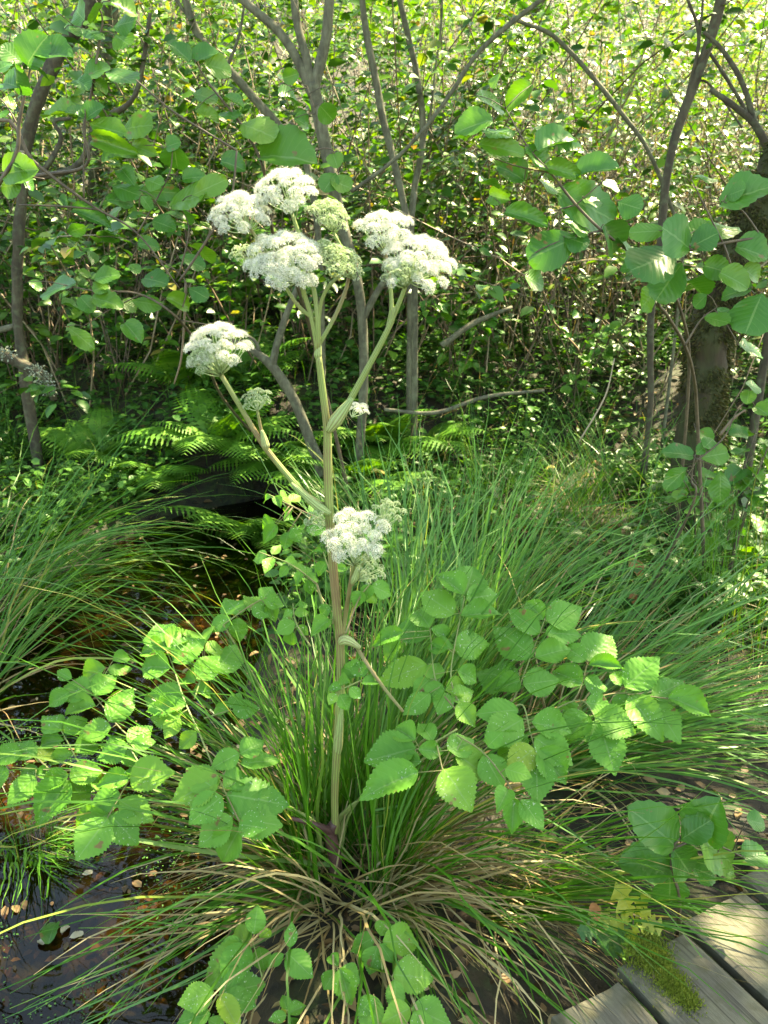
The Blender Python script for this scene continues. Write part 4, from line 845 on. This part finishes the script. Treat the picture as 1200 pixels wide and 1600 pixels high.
sprig('alder_shrub', 'low alder shrub with dull drooping leaves over the dark bank', 'shrub', 3.0, c2,
    [(88, 880, 132, 902, 28), (238, 882, 130, 912, 86), (298, 872, 372, 852, 44), (190, 950, 250, 958, 36), (250, 928, 292, 972, 48), (288, 930, 382, 952, 48), (378, 940, 428, 965, 44), (412, 940, 504, 952, 48), (340, 892, 290, 905, 44), (520, 930, 600, 960, 50), (450, 870, 520, 880, 44), (400, 830, 440, 850, 40), (590, 900, 650, 930, 50), (210, 1020, 300, 1090, 50), (390, 1010, 440, 1060, 50), (560, 800, 640, 840, 44), (430, 760, 500, 770, 40), (300, 740, 370, 730, 36)],
    [([(700, 1250, 4.4), (640, 1120, 3.6), (560, 1000), (440, 920), (300, 910), (200, 890)], (.007, .006, .005, .004, .003, .002)), ([(560, 1000), (580, 880), (480, 800), (400, 750)], (.003, .0025, .002, .001)), ([(440, 920), (340, 970), (260, 1020)], (.002, .0018, .001)), ([(560, 1000), (680, 1020), (760, 1040)], (.003, .002, .002))], (-0.75, 5.1), 'alder sprigs')
sprig('alder_shrub', 'alder bough with a dense cluster of broad leaves before the bright clearing', 'shrub', 2.45, c2r,
    [(462, 265, 378, 335, 54), (288, 298, 368, 345, 60), (338, 375, 220, 402, 66), (412, 412, 316, 405, 76), (298, 450, 440, 472, 56), (480, 472, 600, 408, 62), (540, 482, 628, 448, 46), (438, 565, 362, 507, 70), (310, 492, 392, 485, 34), (440, 470, 535, 525, 52), (503, 522, 618, 545, 50), (600, 552, 736, 500, 56), (528, 592, 726, 685, 118), (288, 572, 362, 570, 30), (730, 632, 804, 650, 76), (678, 572, 734, 592, 34), (378, 662, 514, 692, 50), (602, 742, 450, 805, 116), (688, 702, 742, 795, 76), (730, 742, 785, 772, 50), (440, 862, 504, 892, 54), (560, 690, 640, 700, 70), (330, 610, 380, 620, 40), (360, 230, 340, 270, 36), (480, 560, 560, 600, 70), (620, 620, 680, 640, 70), (470, 400, 520, 420, 40), (560, 740, 640, 760, 60)],
    [([(952, 1200, 3.3), (930, 980, 3.0), (860, 860, 2.75), (760, 780, 2.55), (680, 720), (600, 640), (520, 540), (450, 460), (380, 340)], (.006, .0055, .005, .0045, .004, .004, .003, .0025, .0015)), ([(520, 540), (420, 520), (330, 490)], (.002, .0018, .001)), ([(450, 460), (360, 430), (300, 400)], (.002, .0018, .001)), ([(680, 720), (560, 750), (460, 800), (450, 860)], (.003, .0025, .002, .001)), ([(600, 640), (480, 670), (380, 660)], (.002, .0015, .001)), ([(600, 640), (680, 570), (740, 520)], (.002, .0015, .001))], (1.3, 3.5), 'alder sprigs')
sprig('alder_shrub', 'alder bough with big spread leaves right before the mossy trunk', 'shrub', 2.15, c2r,
    [(882, 722, 768, 722, 54), (962, 782, 876, 708, 86), (958, 772, 1045, 728, 86), (912, 792, 776, 832, 96), (932, 822, 846, 935, 100), (970, 722, 1114, 695, 48), (1100, 772, 1204, 792, 96), (1050, 852, 1144, 892, 66), (1182, 918, 1128, 1036, 116), (1050, 640, 1210, 565, 118), (1072, 612, 1130, 590, 50), (958, 550, 1044, 552, 30), (1040, 962, 1084, 1002, 40), (1000, 830, 1080, 850, 70), (940, 880, 1010, 900, 60), (860, 900, 800, 960, 60), (1010, 920, 970, 960, 50), (1120, 840, 1180, 870, 70), (820, 840, 740, 830, 50), (1150, 900, 1050, 920, 50), (1000, 990, 1080, 1010, 40), (1110, 1080, 1180, 1100, 50), (950, 760, 1010, 690, 50)],
    [([(980, 1330, 3.1), (968, 1180, 2.95), (940, 1080, 2.8), (885, 985, 2.6), (858, 940, 2.45), (900, 820, 2.25), (960, 780), (1060, 760), (1180, 740)], (.0065, .006, .006, .005, .0045, .004, .004, .0035, .003)), ([(960, 780), (900, 730), (860, 720)], (.002, .002, .001)), ([(1060, 760), (1100, 860), (1160, 920)], (.003, .002, .0015)), ([(1180, 740), (1120, 660), (1060, 630)], (.002, .002, .001)), ([(940, 1080), (990, 1000), (1040, 960)], (.003, .002, .001)), ([(1060, 760), (1000, 640), (960, 560)], (.002, .002, .001))], (1.35, 3.2), 'alder sprigs')
cm2 = Conv(600, 450, 2.0)
sprig('alder_seedling', 'small alder sprig with pale rounded leaves above the right fern', 'seedling', 2.6, cm2,
    [(965, 525, 876, 505, 40), (975, 520, 1010, 490, 36), (990, 530, 1075, 515, 60), (950, 560, 878, 630, 50), (1050, 570, 1055, 672, 60), (1000, 500, 1030, 470, 40), (1130, 300, 1180, 310, 36), (1140, 320, 1135, 360, 40), (1160, 370, 1200, 390, 36)],
    [([(955, 700), (960, 600), (970, 530)], (.004, .003, .002)), ([(970, 530), (1040, 560)], (.002, .0015)), ([(970, 545), (1060, 470), (1100, 390), (1150, 330)], (.003, .0025, .002, .001))], (0.9, 2.9), 'alder seedlings')
ca = Conv(840, 1230, 3.333)
sprig('alder_seedling', 'alder seedling with ribbed shiny leaves beside the plank ends', 'seedling', 1.50, ca,
    [(712, 300, 498, 108, 175), (742, 275, 898, 170, 125), (690, 430, 445, 365, 175), (702, 315, 792, 450, 135), (690, 470, 690, 612, 135), (860, 260, 915, 88, 170), (845, 265, 1040, 405, 160), (1070, 370, 1198, 335, 110), (810, 420, 940, 470, 110), (1090, 170, 1190, 190, 90), (900, 420, 1040, 440, 80)],
    [([(740, 600), (700, 440), (705, 320), (740, 270)], (.004, .0035, .003, .002)), ([(705, 320), (850, 270), (1000, 330), (1080, 370)], (.003, .0025, .002, .0015))], tuple(P(1065, 1425, 1.60)[:2]), 'alder seedlings', dYr=.02, upw=.5, spread=.04, tilt=.15)
# oak seedling
ob = Pz(985, 1470, -0.05)
t = thing('oak_seedling', (ob[0], ob[1], gh(ob[0], ob[1])), 'oak seedling with lobed yellow green leaves at the mossy plank end', 'seedling')
mb = MB(); otop = P(*ca(500, 690), ob[1] - .09)
tube(mb, [np.array([ob[0], ob[1], gh(ob[0], ob[1]) - .01]), otop], [.002, .0015], 5, 6)
add('twig', mb.mesh('twig', M_twig_dark), t)
for young, ls in ((1, [(500, 690, 425, 525, 75), (515, 690, 668, 735, 85), (518, 705, 490, 822, 80), (490, 695, 378, 717, 65), (525, 680, 580, 640, 55), (480, 680, 440, 670, 60)]), (0, [(490, 720, 300, 800, 110), (480, 740, 460, 905, 120), (450, 740, 350, 890, 100), (520, 720, 640, 790, 110), (450, 710, 280, 660, 80), (500, 700, 560, 560, 60), (330, 760, 215, 745, 90)])):
    for (bx, by, tx, ty, w) in ls:
        leaf_by_pixels(ca(bx, by), ca(tx, ty), w / 3.333, t, [T_oak[young]], ob[1] - (.09 if young else .06), name='leaf', dY=-.01, upw=.4, tilt=.2)

# ------------------------------------------------------------------ dead wood and fallen leaves
def stick(label, pts, radii, mat, name='dead_branch', group='dead branches', Y=None, rough=.15):
    q = [P(*p[:2], p[2]) for p in pts]
    b = q[0]; t = props(add(name, (lambda m: (tube(m, q, radii, 8, 5 * len(q), rough=rough), m.mesh(name, mat))[1])(MB())), label, 'branch', group); return t
fb = thing('fallen_branch', P(0, 555, 4.6), 'fallen branch with pale lichen tufts on the left bank', 'branch', 'dead branches')
mb = MB(); tube(mb, pix([(-60, 545), (0, 555), (40, 572), (70, 588), (85, 625)], 4.6), [.035, .032, .028, .024, .018], 9, 22, rough=.3); add('wood', mb.mesh('wood', M_bark_dark), fb)
for cx_, cy_, s_ in ((10, 553, .06), (55, 578, .055), (68, 592, .06), (77, 610, .05), (-10, 548, .05)):
    c = P(cx_, cy_, 4.57); N = 120; u = rng.normal(0, 1, (N, 3)); u /= np.linalg.norm(u, axis=1)[:, None]
    pos = c + u * s_ * rng.uniform(.3, 1, (N, 1)) * np.array([1, .7, .6])
    scatter('lichen', pos, u, rng.normal(0, 1, (N, 3)), np.full(N, .013), np.full(N, .010), M_lichen, fb)['kind'] = 'stuff'
def Yg(px, py):
    for Y in np.arange(2, 14, .03):
        p = P(px, py, Y)
        if p[2] <= gh(p[0], p[1]) + .03: return Y
    return 14
stick('short barked log lying on the leafy left bank', [(140, 588, Yg(140, 588)), (165, 568, Yg(140, 588) + .1), (188, 552, Yg(140, 588) + .2)], [.05, .048, .045], M_bark, 'log', 'dead branches')
stick('bare pale twig forking beside the left umbel', [(290, 440, 3.2), (288, 500, 3.2), (283, 560, 3.2), (272, 600, 3.2)], [.004, .0045, .004, .003], M_twig)
stick('pale stick lying on the bank left of the lichened branch', [(-20, 520, 5.0), (15, 512, 5.0), (35, 505, 5.0)], [.02, .018, .012], M_bark)
stick('dry straw stalk slanting before the right sedges', [(905, 690, 3.0), (945, 620, 3.05), (960, 560, 3.1)], [.003, .003, .002], M_twig)
stick('bare pale twig poking from the straw by the right alder sprig', [(1125, 680, 2.9), (1145, 655, 2.9), (1165, 640, 2.9)], [.005, .005, .003], M_twig)
stick('long dead branch lying across the ground behind the pale sedges', [(600, 640, 4.6), (680, 645, 4.6), (760, 620, 4.65), (850, 610, 4.7)], [.010, .012, .012, .008], M_bark)
stick('grey dead branch on the bank right of the big umbels', [(690, 540, 5.2), (740, 505, 5.3), (800, 480, 5.4)], [.02, .018, .010], M_bark)
stick('slim dark root stick lying in the stream', [(105, 1412, 1.74), (130, 1402, 1.76), (165, 1390, 1.79)], [.006, .007, .004], M_bark_dark)
def ground_leaf(label, px, py, z, size, mat, rot, tilt=.15, shape=0):
    p = Pz(px, py, z) if z is not None else None
    me = T_alder[shape].copy(); me.materials.clear(); me.materials.append(mat)
    d = np.array([math.cos(rot), math.sin(rot), tilt]); n = nrm([random.uniform(-.2, .2), random.uniform(-.3, .1), 1])
    props(add('fallen_leaf', me, None, leaf_matrix(p, p + nrm(d) * size, n, size * .62)), label, 'leaf', 'fallen leaves')
Wz = WATER_Z + .006
ground_leaf('pale round leaf floating alone on the dark stream', 128, 1366, Wz, .028, M_fallen_pale, .4, .02)
ground_leaf('pale leaf floating right of the green leaf in the stream', 108, 1465, Wz, .034, M_fallen_pale, .5, .02)
ground_leaf('pale leaf floating below the green leaf in the stream', 68, 1476, Wz, .026, M_fallen_pale, 2.4, .02, 1)
ground_leaf('small pale leaf touching the green leaf in the stream', 96, 1458, Wz, .028, M_fallen_pale, 1.2, .02, 1)
ground_leaf('fresh green alder leaf floating in the stream', 76, 1475, Wz + .004, .075, M_alder, 1.75, .05, 1)
ground_leaf('orange dead leaf caught beside the oak seedling', 934, 1440, .10, .04, M_fallen_orange, 1.7, .6)
ground_leaf('yellow dead leaf on the right bank litter', 855, 740, .10, .08, M_fallen_yellow, 1.0, .5)
ground_leaf('pale yellow curled leaf next to the yellow leaf', 905, 750, .08, .09, M_fallen_yellow, .3, .4, 3)
ground_leaf('round tan dead leaf above the right fern', 940, 728, .14, .07, M_fallen_orange, 2.0, .3)
ground_leaf('bright orange dead leaf under the right alder sprig', 1058, 770, .10, .06, M_fallen_orange, 1.2, .5)
ground_leaf('long rusty leaf standing in the grass of the right hollow', 1003, 905, .14, .10, M_fallen_orange, 2.0, 1.0)
ground_leaf('dark rusty leaf low in the grass of the right hollow', 992, 945, .10, .07, M_fallen_orange, 1.8, .8)
ground_leaf('oval yellowish leaf hanging among blades right of the stem', 580, 738, .30, .07, M_fallen_yellow, .0, .05, 1)

# ------------------------------------------------------------------ ground cover
def visible_xy(n, y0, y1, wide=0.62):
    y = rng.uniform(y0, y1, n); x = rng.uniform(-1, 1, n) * (y * wide + .4); return x, y
def stuff(o, label, cat): return props(o, label, cat, kind='stuff')
x, y = visible_xy(9000, 0.9, 7.5); z = np.array([gh(a, b) for a, b in zip(x, y)]); N = len(x)
d = rng.normal(0, 1, (N, 3)); d[:, 2] *= .25; nn = rng.normal(0, .45, (N, 3)) + np.array([0, 0, 1])
ok = z > WATER_Z - .03
Ls = rng.uniform(.02, .06, N)
stuff(scatter('leaf_litter', np.stack([x, y, z + .012], 1)[ok], d[ok], nn[ok], Ls[ok], Ls[ok] * .6, M_litter), 'brown dead leaves strewn over the forest soil', 'leaf litter')
# bed debris seen through the water
x = rng.uniform(-1.7, -.3, 2600); y = rng.uniform(.9, 4.8, 2600); z = np.array([gh(a, b) for a, b in zip(x, y)]); ok = (z < WATER_Z)
N = ok.sum(); Ls = rng.uniform(.012, .045, N); zz = np.where(rng.random(N) < .18, WATER_Z + .004, np.minimum(z[ok] + .02, WATER_Z - .01))
stuff(scatter('stream_debris', np.stack([x[ok], y[ok], zz], 1), rng.normal(0, 1, (N, 3)) * np.array([1, 1, .1]), rng.normal(0, .2, (N, 3)) + np.array([0, 0, 1]), Ls, Ls * .6, M_litter), 'brown leaf bits and debris in the shallow stream', 'debris')
# floating duckweed specks along the edges
x = rng.uniform(-1.3, -.3, 9000); y = rng.uniform(.9, 2.6, 9000)
keep = np.array([noise.noise(Vector((a * 4.5, b * 4.5, 3))) > 0.02 and gh(a, b) < WATER_Z + .02 for a, b in zip(x, y)]); N = keep.sum(); Ls = rng.uniform(.004, .010, N)
stuff(scatter('pond_weed', np.stack([x[keep], y[keep], np.full(N, WATER_Z + .004)], 1), rng.normal(0, 1, (N, 3)) * np.array([1, 1, .05]), rng.normal(0, .12, (N, 3)) + np.array([0, 0, 1]), Ls * .8, Ls * .65, M_herb), 'tiny green weed floating in patches on the stream', 'pond weed')
# herbs: little whorls of leaves on the bank
hx, hy = visible_xy(9500, 3.0, 8.0); pos = []; dr = []; no = []; Ls = []
for a, b in zip(hx, hy):
    g = gh(a, b)
    if g < WATER_Z + .06 or noise.noise(Vector((a * 1.5, b * 1.5, 9))) < -.15: continue
    h = random.uniform(.04, .28)
    for k in range(random.randint(4, 8)):
        az = random.random() * 6.28; dd = np.array([math.cos(az), math.sin(az), random.uniform(-.3, .5)])
        pos.append((a + dd[0] * .02, b + dd[1] * .02, g + h * random.uniform(.4, 1))); dr.append(dd); no.append((random.gauss(0, .3), random.gauss(0, .3), 1)); Ls.append(random.uniform(.03, .08))
Ls = np.array(Ls)
stuff(scatter('ground_cover', np.array(pos), np.array(dr), np.array(no), Ls, Ls * .7, M_herb), 'low green herbs and ivy carpeting the banks', 'ground cover')
# loose grass on the banks
N = 5000; x, y = visible_xy(N, 2.4, 7.0); z = np.array([gh(a, b) for a, b in zip(x, y)]); ok = z > WATER_Z + .03; N = ok.sum()
o = blades_obj('bank_grass', blades(N, np.stack([x, y, z - .01], 1)[ok], rng.uniform(0, 6.28, N), rng.uniform(0, .6, N), rng.uniform(.3, 1.6, N), rng.uniform(.12, .45, N), rng.uniform(.002, .004, N), seg=5), M_sedge, None)
stuff(o, 'short loose grass on the stream banks', 'grass')
N = 1300; x, y = visible_xy(N, 2.4, 6.0); z = np.array([gh(a, b) for a, b in zip(x, y)]); ok = (z > WATER_Z + .03) & (x > -.2); N = ok.sum()
o = blades_obj('dry_straw', blades(N, np.stack([x, y, z - .01], 1)[ok], rng.uniform(0, 6.28, N), rng.uniform(.1, 1.4, N), rng.uniform(.1, 1.0, N), rng.uniform(.2, .7, N), rng.uniform(.002, .0038, N), seg=5), M_dry, None)
stuff(o, 'dry straw coloured grass stalks lying on the right bank', 'straw')

# ------------------------------------------------------------------ the thicket on the bank
def shoots(n, xr, yr, Lr, leaves_per, leafL, leafprob, up=(0, 0.7), rad=.005, seedv=0):
    tw = MB(); pos = []; dr = []; no = []; Ls = []
    for k in range(n):
        x = random.uniform(*xr); y = random.uniform(*yr)
        g = gh(x, y); L = random.uniform(*Lr); az = random.random() * 6.28; th = random.uniform(*up); p = np.array([x, y, g]); pts = [p]; S = 6
        for i in range(S):
            th += random.gauss(.10, .18); az += random.gauss(0, .25)
            p = p + np.array([math.cos(az) * math.sin(th), math.sin(az) * math.sin(th), math.cos(th)]) * L / S; pts.append(p)
        r = random.uniform(.5, 1.3) * rad
        tube(tw, pts, [r, r * .7, r * .3], 3, S + 1, cap=False)
        q = spline(pts, 30)
        lp = leafprob(x, y)
        for i in range(int(leaves_per * L * lp)):
            j = random.randint(5, 29); a2 = random.random() * 6.28; dd = np.array([math.cos(a2), math.sin(a2), random.uniform(-.6, .35)])
            nq = noise.noise(Vector((q[j] * 1.9).tolist())) + .5 * noise.noise(Vector((q[j] * 4.7).tolist()))
            if nq < -.12 or q[j][2] < gh(q[j][0], q[j][1]) + .02: continue
            pos.append(q[j] + dd * random.uniform(0, .10)); dr.append(dd); no.append((random.gauss(0, .45), random.gauss(-.25, .45), 1)); Ls.append(random.uniform(*leafL))
    return tw, np.array(pos), np.array(dr), np.array(no), np.array(Ls)
def lp_main(x, y): return max(0.15, (1.15 if x < 0.4 else .45) + .7 * noise.noise(Vector((x * .9, y * .9, 5))))
tw, pos, dr, no, Ls = shoots(620, (-5.2, 5.2), (5.5, 8.2), (1.0, 3.4), 34, (.035, .11), lp_main, rad=.007)
tw2, pos2, dr2, no2, Ls2 = shoots(300, (-5.2, .9), (6.4, 9.2), (2.0, 4.6), 34, (.04, .11), lambda x, y: 1.0, rad=.008)
tw.v += tw2.v; tw.uv += tw2.uv; tw.f += [tuple(i + tw.n for i in q) for q in tw2.f]; tw.n += tw2.n
pos = np.vstack([pos, pos2]); dr = np.vstack([dr, dr2]); no = np.vstack([no, no2]); Ls = np.concatenate([Ls, Ls2])
stuff(add('thicket_twigs', tw.mesh('thicket_twigs', M_twig)), 'tangle of brown dry twigs in the thicket behind the stream', 'twigs')
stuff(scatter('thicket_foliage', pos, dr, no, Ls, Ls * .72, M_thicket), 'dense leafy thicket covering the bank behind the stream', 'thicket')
tw, pos, dr, no, Ls = shoots(640, (0.3, 7.5), (6.0, 11), (1.2, 4.0), 25, (.03, .085), lambda x, y: .8 + .5 * noise.noise(Vector((x, y, 2))), rad=.006)
stuff(add('clearing_twigs', tw.mesh('clearing_twigs', M_twig)), 'sunlit bare stems and dry stalks at the edge of the bright clearing', 'twigs')
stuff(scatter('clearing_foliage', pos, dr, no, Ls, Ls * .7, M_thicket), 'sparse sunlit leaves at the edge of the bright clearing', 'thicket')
# the slope behind it: bushes, then pale dry stalks where the sun comes in
pos = []; no = []; Ls = []
for k in range(330):
    cx_ = random.uniform(-11, 12); cy_ = random.uniform(8.4, 19); R_ = random.uniform(.35, .95); g = gh(cx_, cy_)
    u = rng.normal(0, 1, (110, 3)); u /= np.linalg.norm(u, axis=1)[:, None]
    pos.append(np.array([cx_, cy_, g + R_ * .6]) + u * R_ * rng.uniform(.5, 1, (110, 1)) * np.array([1, 1, random.uniform(.7, 1.5)])); no.append(u + np.array([0, 0, .6])); Ls.append(rng.uniform(.05, .13, 110))
pos = np.concatenate(pos); no = np.concatenate(no); Ls = np.concatenate(Ls); N = len(pos)
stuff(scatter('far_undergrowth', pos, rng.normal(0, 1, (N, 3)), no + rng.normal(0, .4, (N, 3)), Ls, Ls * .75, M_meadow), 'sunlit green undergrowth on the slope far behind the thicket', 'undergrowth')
N = 1100; x = rng.uniform(0.8, 7.5, N); y = rng.uniform(6.2, 12.5, N); z = np.array([gh(a, b) for a, b in zip(x, y)])
o = blades_obj('dry_stalks', blades(N, np.stack([x, y, z - .01], 1), rng.uniform(0, 6.28, N), rng.uniform(0, .45, N), rng.uniform(0, 1.3, N), rng.uniform(.6, 2.2, N), rng.uniform(.005, .014, N), seg=6), M_dry, None)
stuff(o, 'pale dry stalks glinting in the sun at the bright clearing', 'dry stalks')

# leafy shrubs on the bank, each with its own leaves
def bank_shrub(label, cx, cy, h, spread, nst, nl, Lr=(.06, .10)):
    g = gh(cx, cy); t = thing('hazel_shrub', (cx, cy, g), label, 'shrub', 'leafy shrubs on the bank'); mb = MB(); qs = []
    for k in range(nst):
        az = random.random() * 6.28; e = np.array([cx + math.cos(az) * spread * random.uniform(.3, 1), cy + math.sin(az) * spread * .7 * random.uniform(.3, 1), g + h * random.uniform(.55, 1.05)])
        b = np.array([cx + random.uniform(-.06, .06), cy + random.uniform(-.06, .06), g - .02])
        q = [b, b * .55 + e * .45 + np.array([0, 0, .18 * h]), e]; tube(mb, q, [.005, .0035, .0015], 5, 9); qs.append(spline(q, 24))
    todo = []
    for i in range(nl):
        q = random.choice(qs); j = int(3 + 20 * random.random() ** .8); az = random.random() * 6.28
        d = np.array([math.cos(az), math.sin(az) - .25, random.uniform(-.55, .25)]); d = nrm(d); b = q[j] + d * .025
        tube(mb, [q[j], b], [.0012, .0012], 3, 2); L = random.uniform(*Lr)
        todo.append(leaf_matrix(b, b + d * L, nrm([random.gauss(0, .35), random.gauss(-.3, .35), 1]), L * random.uniform(.68, .85)))
    add('stems', mb.mesh('stems', M_twig_dark), t)
    for M in todo: add('leaf', random.choice(T_alder), t, M)
for a_ in [('leafy hazel shrub below the dark oak bough', -1.75, 5.6, 1.5, .75, 7, 95), ('leafy hazel shrub behind the left white umbel', -1.05, 5.75, 1.3, .6, 7, 90), ('leafy hazel shrub behind the topmost umbels', -.55, 6.0, 1.7, .6, 7, 90),
           ('leafy hazel shrub at the left edge beside the dark oak', -2.5, 5.9, 1.7, .7, 7, 80), ('low hazel shrub right of the slim saplings', .45, 5.7, .8, .55, 7, 70), ('low hazel shrub behind the thin leaning tree', 1.3, 5.6, .75, .6, 7, 65),
           ('tall hazel shrub behind the slim saplings', .15, 6.9, 2.3, .7, 7, 90), ('hazel shrub before the foot of the mossy trunk', 1.40, 3.3, .95, .42, 7, 70)]: bank_shrub(*a_)

# ------------------------------------------------------------------ crowns added above the view, leaves placed for their shade
S = np.array(SUN)
LIT = [(P(200, 1210, 1.6), .10), (P(660, 395, 1.66), .09), (P(600, 350, 1.7), .06), (P(450, 300, 1.7), .07), (P(60, 90, 2.3), .16), (P(1090, 1590, 1.4), .05), (P(940, 1570, 1.42), .03),
       (P(225, 690, 4.95), .2), (P(345, 1480, 1.45), .05), (P(960, 1105, 1.75), .07), (P(700, 850, 2.5), .15), (P(1030, 1320, 1.62), .06), (P(280, 1010, 1.8), .07)]  # sun spots that the added crowns leave open
LITP = [(p - S * (p[2] - .5) / S[2], r) for p, r in LIT]
def shade_keep(p):
    g = p - S * (p[2] - .5) / S[2]
    for q, r in LITP:
        if (g[0] - q[0]) ** 2 + (g[1] - q[1]) ** 2 < r * r * 2.9: return False
    x, y = g[0], g[1]
    dens = .34 + 1.0 * noise.noise(Vector((x * 2.1, y * 2.1, 4))) + .5 * noise.noise(Vector((x * 5.5, y * 5.5, 8)))
    if x > .5 and 2.4 < y < 5: dens += .4
    if x > .2 and y < 2.0: dens += .5
    if x < -1.0 and 2.3 < y < 4.5: dens += .35
    if 4.4 < y < 5: dens -= .2
    if y > 5.0: dens += -.3 - (.9 if x > .4 else 0.0)
    return dens > random.random() * .75
def crown(t, root, c, h0, h1, R, n):
    """boughs and leaves added above the view, thinned to shape shade, from where the trunk leaves off"""
    lm = MB(); root = np.array(root); pos = []; ctr = np.array([c[0], c[1], (h0 + h1) / 2]); tips = []
    for k in range(22):
        az = random.random() * 6.28; rr = R * random.uniform(.35, .95)
        e = np.array([c[0] + math.cos(az) * rr, c[1] + math.sin(az) * rr, random.uniform(h0 + .2, h1 - .1)])
        tube(lm, [root + np.array([0, 0, random.uniform(-.3, .3)]), (root + e) / 2 + np.array([0, 0, .3]), e], [.022, .013, .004], 5, 8); tips.append(e)
    add('boughs', lm.mesh('boughs', M_bark), t)
    while len(pos) < n:
        u = rng.normal(0, 1, 3); u /= np.linalg.norm(u); p = ctr + u * rng.uniform(0, 1) ** .4 * np.array([R, R, (h1 - h0) / 2])
        if p[2] < 2.2 + .23 * p[1] or (p[0] < -.75 and p[1] < 6.3 and noise.noise(Vector((p * 1.6).tolist())) < .02) or not shade_keep(p): n -= 1; continue
        pos.append(p)
    pos = np.array(pos); N = len(pos); Ls = rng.uniform(.06, .10, N)
    scatter('crown', pos, rng.normal(0, 1, (N, 3)), rng.normal(0, .5, (N, 3)) + np.array([0, 0, 1]), Ls, Ls * .8, M_canopy, t)['kind'] = 'stuff'
def shade_tree(label, cx, cy, c, h0, h1, R, n, r=.09):  # a tree put in for the shade its crown casts
    g = gh(cx, cy); t = thing('alder_tree', (cx, cy, g), label, 'tree', 'alders added for shade'); mb = MB()
    top = np.array([cx * .7 + c[0] * .3, cy * .7 + c[1] * .3, h0 - .3])
    tube(mb, [np.array([cx, cy, g - .1]), np.array([cx, cy, 1.5]), top], [r, r * .85, r * .55], 9, 14, rough=.15); add('trunk', mb.mesh('trunk', M_bark), t)
    crown(t, top, c, h0, h1, R, n)
crown(fork, (-.25, 4.75, 3.3), (.3, 4.9), 4.0, 6.2, 2.1, 9000)
crown(thin, (1.95, 4.65, 3.2), (2.1, 4.4), 3.7, 5.8, 1.8, 7500)
crown(mossy, (2.6, 3.95, 3.0), (3.2, 3.9), 3.8, 6.2, 2.0, 8000)
crown(dark, (-1.6, 5.0, 3.3), (-1.2, 7.4), 4.0, 6.0, 1.8, 6000)
shade_tree('unseen alder tree added right of the mossy trunk for the shade of its crown', 4.6, 6.3, (3.0, 6.2), 4.2, 6.4, 2.0, 7000)
shade_tree('alder tree added deep in the left thicket for the shade of its unseen crown', -2.6, 8.2, (-.9, 8.2), 4.6, 6.8, 2.4, 8000, .11)
